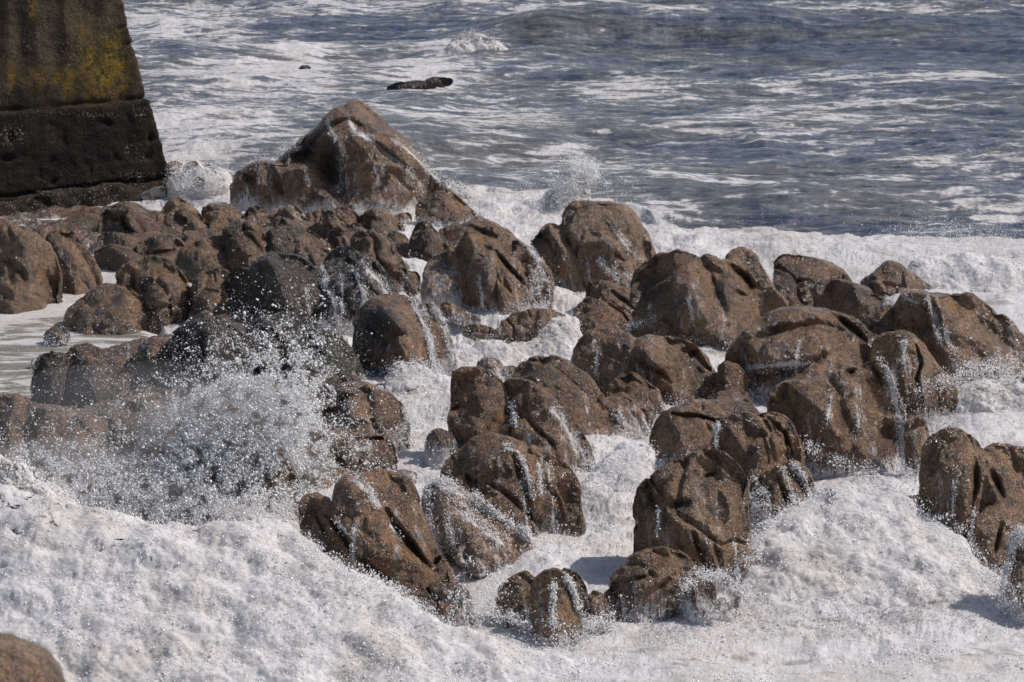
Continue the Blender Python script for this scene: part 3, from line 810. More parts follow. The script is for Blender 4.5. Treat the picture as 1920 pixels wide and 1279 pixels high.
# middle ranks, left part
rock("boulder", "pointed dark green slab leaning right above the black boulder", 468,
     [[(514, 420), (520, 409), (534, 409), (562, 424), (590, 440), (612, 456), (622, 474), (598, 482), (566, 470), (540, 452), (518, 440)]],
     spots=[(560, 430, 50, 16, 'moss', .9)], dark=.2, foam=0, group=G_MID)
rock("boulder", "dark wedge shaped rock left of the pointed green slab", 478,
     [[(496, 452), (506, 434), (522, 428), (536, 440), (552, 468), (562, 490), (528, 496), (498, 484)]], dark=.45, moss=.3, foam=0, group=G_MID,
     spots=[(503, 462, 10, 24, 'dark', 1)])
rock("boulder", "long brown slab lying below the pointed green slab", 492,
     [[(530, 466), (548, 456), (580, 468), (610, 478), (624, 492), (610, 506), (560, 502), (532, 488)]], warm=.2, dark=.2, foam=0, group=G_MID)
rock("small_rock", "upright orange brown rock at the middle of the small rocks under the pyramid boulder", 446,
     [[(602, 408), (612, 398), (626, 400), (640, 414), (648, 436), (640, 452), (620, 452), (606, 430)]], warm=.55, foam=0, group=G_MID)
rock("small_rock", "rounded orange stone left of the upright orange brown rock", 440,
     [[(580, 432), (590, 422), (604, 424), (612, 438), (606, 452), (586, 450)]], warm=.75, foam=0, res=1.5, group=G_MID)
rock("small_rock", "dark brown jagged rock with froth behind the rounded orange stone", 426,
     [[(572, 418), (584, 404), (600, 398), (614, 402), (612, 418), (596, 428), (576, 428)]], dark=.3, foam=.35, group=G_MID)
rock("small_rock", "brown rock with rounded back behind the upright orange brown rock", 426,
     [[(622, 402), (634, 393), (652, 394), (668, 404), (678, 420), (660, 430), (636, 424)]], warm=.15, foam=.3, group=G_MID)
rock("boulder", "knobbly dark rock below the rounded back rock", 462,
     [[(618, 440), (634, 428), (652, 434), (664, 452), (666, 474), (640, 480), (618, 466)]], dark=.5, foam=.15, rough=1.5, group=G_MID)
rock("boulder", "low brown rock with flat sloping top right of the rounded back rock", 426,
     [[(672, 410), (684, 401), (706, 400), (728, 407), (746, 420), (757, 433), (736, 438), (700, 436), (678, 428)]], warm=.15, foam=.3,
     grooves=[(3, .1, [(690, 404), (690, 428)])], group=G_MID)
rock("small_rock", "small round dark rock in the foam below the low flat topped rock", 444,
     [[(652, 430), (662, 422), (674, 424), (680, 436), (672, 448), (656, 446)]], dark=.15, foam=.3, res=1.5, group=G_MID)
rock("boulder", "knobbly dark boulder sloping right beside the froth covered black rock", 520,
     [[(667, 460), (674, 440), (692, 432), (712, 438), (730, 458), (744, 482), (760, 504), (766, 522), (740, 534), (706, 520), (680, 494)],
      ([(690, 452), (706, 444), (722, 460), (734, 484), (722, 496), (700, 480)], -.35, 1)], dark=.3, rough=2.0, foam=.3, fh=.25, group=G_MID)
rock("boulder", "small dark rock with streaming water between knobbly boulder and fin rock", 470,
     [[(727, 446), (738, 438), (752, 442), (766, 454), (776, 474), (768, 484), (750, 470), (732, 458)]], dark=.3, foam=.35, group=G_MID)
rock("fin_rock", "dark grey flat topped upright rock with wet flanks above the domed waterfall rock", 480,
     [([(778, 430), (786, 419), (802, 418), (812, 430), (828, 448), (846, 466), (830, 474), (812, 478), (800, 494), (790, 492), (778, 472), (770, 454)], 0, 1)],
     dark=.5, foam=.3, fh=.25, T=.9, group=G_MID)
rock("boulder", "big sloping brown boulder left of the tall leaning slab, foam at both sides", 580,
     [([(868, 424), (884, 416), (900, 408), (922, 413), (952, 434), (985, 462), (1014, 490), (1034, 512), (1030, 545), (985, 560), (930, 540), (880, 480), (858, 448)], .3, .9),
      ([(846, 462), (872, 446), (906, 448), (944, 466), (980, 500), (1000, 530), (990, 566), (960, 592), (930, 598), (902, 592), (880, 560), (868, 510), (852, 480)], -.25, 1)],
     grooves=[(4, .3, [(928, 470), (952, 500), (985, 535)]), (4, .12, [(880, 425), (930, 445)])], streams=[(4, [(996, 470), (1012, 490)])],
     warm=.28, foam=.55, fh=.3, T=.75, k=.55, spots=[(1000, 550, 30, 30, 'foam', .5)], group=G_MID)
rock("boulder", "flat low brown spur pointing left from behind the big sloping boulder", 446,
     [[(826, 434), (842, 428), (870, 422), (892, 418), (900, 432), (870, 442), (842, 444)]], warm=.2, foam=.2, ext=10, group=G_MID)
rock("domed_rock", "domed rock almost hidden under a sheet of white falling water", 570,
     [[(796, 545), (798, 510), (812, 484), (836, 472), (868, 474), (896, 494), (906, 530), (900, 570), (870, 592), (826, 586), (804, 570)]],
     washed=.52, foam=.7, fh=.7, T=.85, group=G_MID, spots=[(870, 480, 30, 12, 'foam', .9)])
rock("small_rock", "small round brown stone in the foam at the head of the water chute", 532,
     [[(762, 520), (768, 512), (780, 512), (786, 522), (780, 532), (766, 532)]], warm=.2, foam=.15, res=1.4, group=G_MID)
rock("boulder", "black glittering round boulder, the darkest of the middle rocks", 598,
     [([(427, 535), (430, 515), (444, 505), (464, 506), (480, 540), (492, 585), (470, 596), (444, 580), (430, 560)], -.05, 1),
      ([(468, 512), (482, 490), (508, 479), (544, 479), (570, 488), (594, 510), (606, 536), (618, 566), (622, 590), (594, 606), (540, 604), (500, 596), (474, 566)], 0, .9)],
     dark=.72, foam=.3, fh=.3, k=.45, spots=[(590, 575, 30, 35, 'foam', .46)], grooves=[(-50, .25, [(560, 490), (530, 600)])], group=G_MID)
rock("boulder", "black boulder covered in a thin veil of running froth", 596,
     [([(604, 500), (614, 478), (634, 466), (660, 466), (684, 480), (712, 500), (734, 530), (746, 560), (720, 580), (680, 598), (640, 602), (616, 598), (606, 560)], 0, .85),
      ([(612, 500), (628, 492), (652, 492), (668, 520), (676, 565), (664, 600), (622, 602), (610, 560)], -.35, .8)],
     dark=.8, washed=.36, foam=.5, fh=.5, streams=[(4, [(604, 506), (612, 540), (626, 565), (628, 600)]), (4, [(664, 508), (680, 545), (682, 580)]), (4, [(690, 508), (720, 535), (728, 560)])],
     group=G_MID)
rock("ridge_boulder", "brown boulder with a sharp ridge, shaded left face and bright right face", 690,
     [([(667, 610), (674, 590), (694, 572), (716, 558), (746, 556), (768, 560), (782, 584), (796, 620), (808, 660), (816, 704), (800, 706), (770, 690),
        (730, 672), (700, 650), (676, 632)], 0, 1),
      ([(694, 700), (706, 676), (732, 664), (766, 664), (784, 688), (762, 712), (730, 730), (702, 728)], -.1, .9),
      ([(676, 654), (690, 644), (714, 642), (736, 652), (716, 664), (688, 664)], -.3, .9)],
     grooves=[(-26, .45, [(724, 558), (752, 610), (770, 665), (800, 706)])], spots=[(706, 606, 34, 36, 'dark', .85)],  # dark spot paints the left face's shade into the rock colour
     streams=[(3, [(768, 560), (790, 600), (806, 650), (818, 706)])], foam=.4, fh=.25, k=.4, T=.9, group=G_MID)
rock("fin_rock", "narrow brown fin with water sheeting down both sides right of the ridged boulder", 676,
     [[(790, 580), (800, 574), (814, 578), (830, 608), (846, 650), (856, 684), (848, 694), (826, 688), (812, 640), (800, 606)]],
     foam=.5, streams=[(4, [(812, 580), (836, 620), (852, 670)]), (4, [(794, 585), (812, 640), (820, 690)])], group=G_MID)
rock("small_rock", "tiny flat dark rock lying in foam left of the long low brown rock", 627,
     [[(868, 620), (880, 612), (905, 614), (930, 622), (915, 630), (885, 628)]], foam=.3, ext=8, res=1.6, group=G_MID)
rock("boulder", "long low brown rock shaped like a boomerang in the middle foam", 640,
     [[(926, 628), (944, 620), (946, 604), (964, 591), (1000, 585), (1035, 585), (1062, 594), (1030, 602), (1008, 610), (990, 632), (964, 644), (936, 640)]],
     foam=.4, fh=.2, group=G_MID, ext=12)
rock("small_rock", "thin sloping brown sliver of rock in the white chute above the boomerang rock", 598,
     [[(828, 572), (842, 570), (868, 586), (898, 600), (890, 606), (858, 598), (836, 584)]], foam=.45, ext=8, res=1.6, group=G_MID)
# the tall slabs
rock("leaning_slab", "tall rust brown leaning slab, highest rock right of the pyramid boulder", 540,
     [([(1056, 418), (1060, 396), (1080, 382), (1106, 376), (1140, 381), (1176, 396), (1196, 412), (1206, 436), (1222, 462), (1230, 490), (1216, 530), (1192, 552),
        (1160, 540), (1120, 500), (1084, 456)], 0, .75)],
     grooves=[(3, .12, [(1150, 472), (1168, 488)])], streams=[(3, [(1158, 440), (1180, 468), (1200, 486)]), (4, [(1170, 512), (1190, 535)])], warm=.55, foam=.35, k=.6, group=G_MID,
     spots=[(1195, 510, 30, 36, 'foam', .28)])
rock("leaning_slab", "lower rust brown slab lying against the left of the tall leaning slab", 536,
     [([(998, 452), (1010, 436), (1030, 425), (1056, 428), (1080, 446), (1110, 478), (1140, 506), (1172, 540), (1150, 556), (1110, 530), (1086, 500), (1056, 474), (1020, 466)], 0, .9),
      ([(1052, 428), (1062, 412), (1078, 420), (1100, 450), (1120, 480), (1096, 470), (1068, 446)], .1, .9)],
     streams=[(4, [(1120, 478), (1150, 508), (1176, 536)])], warm=.5, foam=.4, k=.6, group=G_MID, spots=[(1010, 448, 20, 14, 'dark', .7), (1120, 525, 30, 14, 'foam', .5)])
rock("boulder", "low half drowned brown rock in the foam below the lower leaning slab", 500,
     [[(1012, 466), (1032, 458), (1062, 466), (1080, 490), (1090, 512), (1060, 506), (1024, 486)]], foam=.45, fh=.5, washed=.2, group=G_MID)
rock("boulder", "huge dark brown rounded boulder with a steep shaded left side", 622,
     [([(1186, 530), (1190, 508), (1212, 490), (1236, 472), (1266, 468), (1292, 472), (1326, 484), (1352, 498), (1368, 500), (1396, 516), (1430, 550), (1462, 582),
        (1440, 606), (1390, 632), (1330, 632), (1270, 622), (1222, 596), (1196, 562)], 0, .85),
      ([(1370, 488), (1376, 474), (1392, 471), (1412, 480), (1426, 504), (1446, 544), (1470, 574), (1460, 590), (1430, 570), (1400, 530), (1380, 508)], .1, .9)],
     grooves=[(6, .45, [(1374, 500), (1392, 516), (1408, 536)]), (-30, .35, [(1262, 476), (1300, 560), (1330, 630)]), (7, .2, [(1326, 500), (1350, 560), (1362, 610)]),
              (3, .12, [(1380, 545), (1400, 556)])],
     spots=[(1222, 545, 42, 34, 'dark', .85), (1265, 570, 30, 34, 'dark', .6)], warm=.22, foam=.35, fh=.2, k=.4, group=G_RIGHT)  # dark spots paint shade onto the side turned from the sun
rock("boulder", "stepped brown rock in overlapping scales left of the huge dark boulder", 584,
     [([(1101, 540), (1106, 528), (1126, 530), (1150, 541), (1176, 546), (1200, 556), (1224, 580), (1250, 604), (1240, 622), (1200, 600), (1160, 580), (1110, 565)], 0, 1),
      ([(1204, 552), (1218, 548), (1234, 560), (1252, 590), (1258, 612), (1236, 606), (1214, 580)], .1, 1)], foam=.3, warm=.1,
     grooves=[(4, .15, [(1146, 545), (1180, 575), (1230, 606)])], group=G_RIGHT)
rock("boulder", "low ribbed brown rock in front of the stepped rock, foam along its foot", 618,
     [([(1078, 596), (1086, 574), (1100, 560), (1124, 562), (1150, 574), (1176, 598), (1188, 626), (1150, 632), (1100, 622), (1082, 610)], 0, 1),
      ([(1124, 556), (1150, 562), (1176, 574), (1202, 598), (1226, 624), (1196, 628), (1160, 600)], .05, .9)],
     grooves=[(3, .15, [(1130, 562), (1170, 590), (1190, 620)])], foam=.3, warm=.1, group=G_RIGHT)
rock("small_rock", "small rounded rock at the right foot of the ribbed rock", 628,
     [[(1228, 620), (1234, 606), (1250, 608), (1260, 626), (1248, 634), (1232, 632)]], foam=.2, res=1.6, group=G_RIGHT)
# right outcrop
rock("boulder", "brown boulder with a beak like knob at its upper left corner", 575,
     [([(1460, 520), (1462, 500), (1478, 484), (1502, 481), (1534, 490), (1560, 504), (1580, 524), (1596, 548), (1600, 580), (1560, 596), (1500, 590), (1474, 574), (1464, 548)], 0, .9),
      ([(1454, 492), (1464, 481), (1484, 481), (1494, 492), (1480, 502), (1458, 502)], -.1, 1.0)],
     spots=[(1480, 530, 20, 34, 'dark', .7)], grooves=[(3, .1, [(1488, 530), (1514, 522)])], warm=.25, foam=.1, group=G_RIGHT)
rock("boulder", "grey speckled pointed rock, the farthest on the right outcrop", 552,
     [[(1616, 532), (1620, 524), (1642, 512), (1664, 498), (1680, 500), (1704, 514), (1730, 530), (1760, 548), (1740, 566), (1680, 566), (1630, 556)]],
     washed=.18, foam=.2, group=G_RIGHT, k=.6)
rock("boulder", "small rounded brown rock with dark end leaning on the grey pointed rock", 556,
     [[(1628, 536), (1640, 528), (1660, 530), (1680, 545), (1694, 562), (1670, 572), (1640, 560)]], warm=.1, foam=.05, spots=[(1636, 536, 12, 12, 'dark', .7)], group=G_RIGHT)
rock("boulder", "small brown hump with a dark hollow on top of the large right dome", 552,
     [[(1690, 548), (1698, 538), (1714, 534), (1736, 540), (1762, 556), (1750, 572), (1710, 572)]], foam=.1, spots=[(1700, 548, 12, 8, 'dark', .9)], group=G_RIGHT)
rock("boulder", "dark brown hunched boulder between the beaked boulder and the right domes", 600,
     [([(1530, 560), (1534, 540), (1546, 530), (1580, 530), (1620, 540), (1660, 560), (1690, 580), (1700, 620), (1660, 650), (1600, 630), (1550, 600)], 0, .8)],
     dark=.25, spots=[(1600, 555, 40, 20, 'dark', .6)], foam=.1, streams=[(3, [(1664, 568), (1690, 578)])], group=G_RIGHT)
rock("dome_boulder", "large smooth domed boulder at the right picture edge with sparkling skin", 712,
     [([(1680, 575), (1700, 556), (1744, 556), (1784, 550), (1822, 556), (1854, 572), (1888, 600), (1918, 634), (1960, 680), (1990, 730), (1930, 740), (1860, 730),
        (1810, 712), (1770, 670), (1720, 630)], 0, .8)],
     grooves=[(4, .15, [(1745, 556), (1756, 600), (1766, 640)])], streams=[(4, [(1738, 558), (1752, 590), (1760, 620), (1766, 645)]), (5, [(1700, 560), (1720, 568)])], foam=.55, fh=.4, k=.6, warm=.1, group=G_RIGHT,
     spots=[(1850, 715, 80, 16, 'foam', .45)])
rock("boulder", "broad brown rock with water streaming down between the two largest domes", 700,
     [([(1600, 612), (1630, 585), (1680, 572), (1716, 588), (1744, 620), (1766, 660), (1800, 720), (1780, 760), (1700, 700), (1630, 660)], 0, .8)],
     streams=[(6, [(1710, 590), (1736, 620), (1750, 650), (1780, 690), (1810, 730)]), (5, [(1664, 568), (1700, 590), (1735, 610)])], foam=.6, fh=.5, k=.6, warm=.1, group=G_RIGHT,
     spots=[(1760, 690, 30, 30, 'foam', .55)], grooves=[(3, .15, [(1662, 626), (1705, 624)])])
rock("boulder", "light brown cracked boulder below the streaming rock on the right", 765,
     [([(1636, 660), (1650, 636), (1690, 626), (1716, 632), (1734, 656), (1756, 690), (1784, 730), (1788, 762), (1750, 778), (1700, 790), (1660, 740)], 0, .8)],
     grooves=[(3, .2, [(1718, 648), (1726, 680), (1718, 710), (1730, 745)])], foam=.5, fh=.25, k=.4, group=G_RIGHT)
rock("dome_boulder", "broad glittering domed boulder at the centre right, the largest of its cluster", 748,
     [([(1354, 700), (1362, 672), (1384, 640), (1410, 612), (1444, 590), (1480, 577), (1520, 577), (1566, 586), (1610, 606), (1636, 634), (1656, 664), (1664, 700),
        (1640, 730), (1560, 750), (1460, 740), (1400, 728), (1362, 722)], 0, .75)],
     grooves=[(8, .16, [(1400, 640), (1460, 618), (1530, 606), (1590, 622)]), (5, .25, [(1560, 590), (1600, 616), (1624, 640)]), (10, .2, [(1420, 705), (1500, 692), (1570, 660)])],
     streams=[(6, [(1408, 690), (1450, 684), (1510, 682)])], foam=.4, k=.75, rough=.9, group=G_RIGHT)
rock("boulder", "small rounded rock at the left foot of the broad glittering dome", 742,
     [[(1346, 712), (1350, 690), (1362, 680), (1384, 690), (1402, 712), (1400, 738), (1374, 748), (1350, 742)]], foam=.2, group=G_RIGHT)
rock("boulder", "massive brown block with a flat front and a waterfall at its right edge", 870,
     [([(1444, 745), (1466, 722), (1500, 710), (1560, 708), (1604, 690), (1640, 678), (1664, 692), (1684, 740), (1700, 790), (1716, 840), (1730, 886), (1690, 905),
        (1640, 880), (1590, 862), (1530, 830), (1480, 790), (1450, 766)], 0, .75)],
     grooves=[(5, .25, [(1590, 700), (1604, 696)]), (4, .16, [(1632, 680), (1650, 710), (1652, 720)]), (10, .12, [(1570, 740), (1590, 800), (1600, 860)])],
     streams=[(7, [(1642, 652), (1664, 690), (1676, 740), (1690, 800), (1696, 880)])], spots=[(1560, 860, 80, 30, 'foam', .42), (1690, 840, 14, 60, 'foam', .7), (1540, 750, 40, 30, 'foam', .2)],
     foam=.5, fh=.3, k=.35, group=G_RIGHT)
rock("boulder", "small brown block right of the waterfall of the massive block", 880,
     [[(1700, 800), (1708, 784), (1728, 788), (1740, 820), (1748, 870), (1740, 892), (1706, 888)]], foam=.5, washed=.15, group=G_RIGHT)
rock("boulder", "small brown rock in the froth between glittering dome and twin topped boulder", 775,
     [[(1334, 762), (1346, 740), (1372, 732), (1400, 740), (1412, 764), (1396, 784), (1350, 784)]], foam=.4, washed=.12, group=G_RIGHT)
rock("boulder", "two lobed brown boulder above the centre of the front rank", 742,
     [([(1080, 660), (1086, 636), (1104, 624), (1140, 622), (1176, 628), (1196, 650), (1204, 700), (1180, 720), (1130, 712), (1096, 696)], 0, .9),
      ([(1186, 660), (1196, 640), (1226, 627), (1262, 628), (1292, 642), (1320, 668), (1344, 704), (1342, 730), (1310, 748), (1256, 748), (1210, 724), (1190, 694)], -.1, .9)],
     grooves=[(4, .15, [(1200, 680), (1240, 700), (1256, 716)]), (5, .15, [(1290, 700), (1296, 670), (1310, 656)])], spots=[(1310, 720, 28, 20, 'moss', .5)], foam=.35, fh=.2, group=G_MID)
rock("boulder", "small dark brown rock in front of the two lobed boulder", 765,
     [[(1140, 730), (1156, 712), (1184, 704), (1214, 714), (1232, 736), (1242, 766), (1218, 780), (1180, 770), (1150, 752)]], foam=.4, fh=.25, group=G_MID)
# left dark group behind the spray
rock("boulder", "tall black boulder speckled with spray drops, left of the green ones", 738,
     [[(318, 660), (328, 628), (346, 610), (376, 603), (420, 604), (452, 614), (474, 640), (492, 690), (490, 740), (440, 764), (360, 764), (326, 740)]],
     dark=.72, moss=.15, foam=.2, k=.3, group=G_LEFT)
rock("boulder", "black green rock with rounded top right of the spray speckled black boulder", 680,
     [[(462, 620), (480, 602), (512, 596), (540, 590), (566, 590), (584, 606), (586, 640), (560, 690), (520, 706), (484, 690), (466, 655)]], dark=.7, moss=.65, foam=.25, group=G_MID)
rock("boulder", "green weed covered round boulder with froth hanging on its front", 712,
     [[(534, 680), (542, 644), (566, 624), (604, 620), (634, 630), (656, 656), (672, 684), (678, 704), (650, 718), (590, 716), (546, 706)]],
     dark=.6, moss=.8, foam=.5, spots=[(610, 690, 50, 16, 'foam', .44)], group=G_MID)
rock("boulder", "dark rock with a flat grey facet below the green weed covered boulder", 770,
     [([(528, 730), (534, 700), (556, 690), (586, 694), (600, 716), (604, 760), (590, 790), (550, 780)], 0, 1),
      ([(588, 716), (602, 694), (630, 696), (660, 712), (690, 732), (680, 760), (640, 772), (604, 770)], 0, .9)], dark=.5, foam=.1, group=G_MID,
     spots=[(612, 735, 22, 26, 'dark', 1)])
rock("boulder", "round bronze coloured boulder left of the white chute", 812,
     [[(596, 786), (606, 756), (628, 736), (658, 722), (694, 724), (730, 736), (756, 760), (768, 792), (762, 816), (734, 832), (680, 836), (630, 826), (604, 812)]],
     grooves=[(6, .15, [(630, 752), (664, 742)]), (7, .12, [(620, 790), (660, 800), (700, 792)])], warm=.55, dark=.1, foam=.25, group=G_MID, spots=[(640, 800, 34, 20, 'dark', .6), (690, 740, 26, 10, 'dark', .5)])
rock("boulder", "dark upright rounded rock standing at the left end of the row above the spray", 760,
     [[(64, 722), (66, 690), (78, 668), (100, 662), (124, 676), (140, 702), (144, 750), (130, 786), (90, 790), (70, 762)]], dark=.7, foam=.1, moss=.1, group=G_LEFT)
rock("boulder", "dark brown rock with overhanging left tip, second in the row above the spray", 760,
     [[(130, 668), (140, 652), (166, 650), (192, 660), (214, 684), (226, 710), (232, 770), (200, 800), (150, 790), (142, 730)]], dark=.5, foam=.1, group=G_LEFT,
     spots=[(145, 690, 16, 40, 'dark', .9)])
rock("boulder", "brown rock with a dark peak between the upright row and the black boulder", 726,
     [([(222, 712), (236, 684), (256, 664), (280, 654), (312, 662), (326, 700), (322, 750), (270, 770), (230, 760)], 0, 1),
      ([(256, 664), (272, 642), (292, 634), (314, 642), (322, 670), (316, 692), (280, 690)], .3, 1)], dark=.15, foam=.25, warm=.1, group=G_LEFT, spots=[(272, 655, 18, 14, 'dark', .7)])
rock("boulder", "orange brown rock at the left picture edge behind the spray", 850,
     [[(-60, 760), (-10, 740), (24, 736), (50, 752), (62, 782), (90, 840), (80, 900), (20, 930), (-60, 930)]], warm=.45, foam=.2, group=G_LEFT, spots=[(56, 775, 8, 22, 'dark', .9)])
rock("boulder", "low brown rock under the upright row, seen through spray", 860,
     [[(56, 790), (70, 768), (110, 770), (170, 776), (230, 790), (262, 830), (260, 890), (190, 930), (100, 920), (66, 860)]], warm=.3, foam=.2, group=G_LEFT, k=.7)
rock("boulder", "wide brown rock behind the thickest spray right of centre left", 870,
     [[(214, 780), (240, 752), (290, 742), (340, 756), (384, 800), (396, 860), (372, 930), (300, 950), (236, 920), (216, 850)]], dark=.15, warm=.1, foam=.2, group=G_LEFT, k=.7)
rock("boulder", "dark brown rock behind the spray, touching the spray speckled black boulder", 880,
     [[(352, 790), (376, 756), (430, 744), (486, 752), (530, 776), (556, 830), (556, 900), (520, 950), (440, 950), (376, 910), (356, 850)]], dark=.25, foam=.2, group=G_LEFT, k=.6)
rock("boulder", "brown rock with spray drops left of the hand shaped boulder", 955,
     [[(478, 916), (490, 888), (520, 866), (548, 872), (562, 910), (560, 970), (530, 990), (492, 980), (478, 950)]], warm=.1, foam=.4, group=G_FRONT)
rock("small_rock", "small brown rock peeping out of the large left splash", 985,
     [[(336, 996), (350, 984), (376, 982), (398, 990), (400, 1006), (370, 1014), (340, 1012)]], foam=.35, group=G_FRONT, res=1.7)
rock("boulder", "brown rock with rounded ledges and thin rills, above the hand shaped boulder", 880,
     [([(552, 870), (556, 830), (576, 806), (610, 800), (650, 822), (690, 850), (700, 888), (660, 910), (620, 930), (575, 944), (556, 920)], 0, .8),
      ([(664, 830), (690, 818), (724, 822), (738, 838), (744, 866), (720, 882), (690, 880), (668, 860)], .1, 1)],
     streams=[(4, [(612, 868), (640, 882)]), (4, [(668, 842), (690, 838)]), (5, [(552, 905), (556, 945)])], foam=.4, fh=.2, warm=.2, k=.7, group=G_FRONT,
     grooves=[(4, .2, [(612, 830), (640, 870), (660, 900)]), (4, .15, [(660, 826), (730, 818)])])
# central cluster
rock("small_rock", "grey white froth capped round stone behind the central blocks", 704,
     [[(894, 690), (902, 678), (918, 673), (934, 678), (942, 696), (938, 714), (910, 714), (896, 704)]], washed=.55, foam=.5, res=1.5, group=G_MID)
rock("small_rock", "tiny froth ringed stone right of the froth capped one", 703,
     [[(944, 700), (948, 691), (958, 688), (968, 693), (966, 704), (950, 708)]], washed=.45, foam=.5, res=1.3, ext=6, group=G_MID)
rock("boulder", "long dark boulder sloping down right, rear of the three central ones", 830,
     [([(960, 712), (974, 688), (992, 674), (1030, 671), (1062, 682), (1094, 706), (1126, 738), (1156, 780), (1180, 826), (1176, 856), (1140, 866), (1100, 830),
        (1050, 780), (1010, 740)], 0, .9),
      ([(1084, 760), (1104, 744), (1128, 756), (1130, 786), (1106, 796), (1088, 782)], -.35, .9)],
     spots=[(1010, 700, 40, 20, 'moss', .35), (1150, 820, 26, 36, 'foam', .40)], dark=.15, foam=.45, k=.4, group=G_FRONT)
rock("boulder", "rough brown boulder between the rear central boulder and the narrow gully", 800,
     [[(1130, 760), (1146, 742), (1170, 742), (1196, 762), (1222, 780), (1206, 808), (1180, 820), (1150, 800)]], foam=.5, washed=.15, group=G_FRONT)
rock("boulder", "long rounded brown ridge, the middle one of the three central boulders", 880,
     [([(944, 722), (962, 712), (990, 716), (1018, 736), (1052, 768), (1084, 800), (1106, 836), (1116, 874), (1096, 906), (1060, 912), (1012, 866), (976, 820), (956, 770)], 0, .95)],
     streams=[(4, [(1036, 770), (1062, 800), (1080, 850)])], spots=[(1090, 870, 24, 40, 'foam', .42)], foam=.4, k=.35, group=G_FRONT)
rock("boulder", "dark brown flat faced block, the left one of the three central boulders", 838,
     [([(846, 720), (850, 700), (870, 691), (898, 692), (926, 704), (948, 730), (964, 768), (974, 808), (982, 850), (960, 866), (900, 860), (856, 834), (844, 800),
        (846, 768), (858, 754)], 0, .75)],
     grooves=[(4, .16, [(846, 766), (866, 758)])], streams=[(4.5, [(954, 742), (964, 762), (970, 800), (972, 834)])], spots=[(852, 720, 9, 26, 'foam', .5)],
     foam=.3, k=.3, group=G_FRONT)
rock("small_rock", "dark rock laced with froth at the left foot of the central blocks", 848,
     [[(800, 838), (806, 816), (824, 806), (846, 814), (856, 836), (850, 858), (820, 862), (804, 856)]], dark=.4, foam=.55, washed=.2, group=G_FRONT)
rock("boulder", "rough faced brown block in front of the three central boulders", 1010,
     [([(822, 900), (832, 870), (854, 846), (884, 826), (916, 820), (950, 830), (986, 842), (1030, 852), (1064, 872), (1086, 910), (1080, 960), (1060, 1010), (1050, 1040),
        (1000, 1020), (950, 990), (890, 950), (846, 926)], 0, .8)],
     grooves=[(5, .2, [(960, 850), (974, 890), (990, 940), (996, 1000)]), (5, .15, [(872, 886), (886, 910), (900, 898)]), (-30, .2, [(850, 880), (920, 850), (960, 850)])],
     streams=[(4, [(948, 840), (974, 848), (986, 880), (996, 930)]), (4, [(1010, 870), (1016, 920)]), (3, [(978, 900), (986, 960), (990, 1010)])],
     spots=[(1040, 970, 26, 40, 'foam', .45), (1020, 890, 30, 30, 'foam', .32)], foam=.4, k=.35, group=G_FRONT)
rock("washed_slab", "slanting slab veiled by a fan of white water left of the rough faced block", 1050,
     [[(798, 940), (806, 914), (830, 908), (862, 926), (904, 946), (950, 976), (988, 1004), (980, 1030), (930, 1050), (870, 1066), (822, 1050), (804, 1000)]],
     washed=.42, foam=.55, fh=.2, k=.7, streams=[(7, [(820, 906), (870, 928), (930, 964), (985, 1002)]), (6, [(806, 920), (806, 980), (822, 1040)])],
     spots=[(880, 1040, 50, 14, 'foam', .1)], group=G_FRONT)
rock("small_rock", "small brown rock in the foam below the water veiled slab", 1068,
     [[(880, 1058), (892, 1050), (908, 1054), (916, 1068), (900, 1074), (884, 1070)]], foam=.35, ext=8, res=1.6, group=G_FRONT)
rock("small_rock", "thin brown rock strip on the calm ledge above the hand shaped boulder", 894,
     [[(736, 890), (756, 884), (778, 888), (776, 898), (750, 900)]], foam=.45, ext=8, res=1.6, group=G_FRONT)
# the hand shaped boulder, front left
rock("finger_boulder", "hand shaped boulder with long clefts like fingers, front left", 1120,
     [([(680, 900), (700, 884), (734, 886), (762, 902), (780, 930), (788, 966), (806, 1008), (828, 1050), (850, 1090), (838, 1130), (806, 1110), (772, 1060), (736, 1000), (704, 950)], .05, .9),
      ([(632, 926), (640, 902), (660, 896), (676, 912), (700, 940), (716, 966), (730, 1000), (760, 1036), (796, 1064), (824, 1100), (830, 1140), (800, 1150),
        (760, 1120), (720, 1090), (680, 1062), (676, 1010), (664, 970), (640, 950)], -.25, .85),
      ([(566, 962), (572, 936), (592, 928), (616, 940), (636, 980), (654, 1020), (664, 1064), (654, 1092), (630, 1070), (600, 1020), (574, 996)], -.1, .9),
      ([(660, 1030), (676, 1046), (710, 1072), (740, 1098), (736, 1120), (700, 1100), (664, 1090), (656, 1060)], -.15, .9),
      ([(616, 962), (632, 948), (648, 960), (660, 990), (652, 1010), (634, 996)], -.3, .9)],
     grooves=[(6, .30, [(724, 956), (752, 1000), (784, 1040), (806, 1064)]), (4, .2, [(612, 966), (640, 1000), (662, 1040)]), (4, .2, [(668, 1040), (700, 1068), (740, 1094)]),
              (3, .12, [(806, 1064), (820, 1044)]), (3, .12, [(590, 960), (614, 1010)])],
     streams=[(6, [(664, 900), (690, 924), (706, 944)]), (5, [(735, 988), (750, 1004)]), (3, [(664, 990), (662, 1030), (660, 1080)]), (3, [(630, 975), (650, 1000)])],
     foam=.35, fh=.2, k=.55, T=.8, group=G_FRONT)
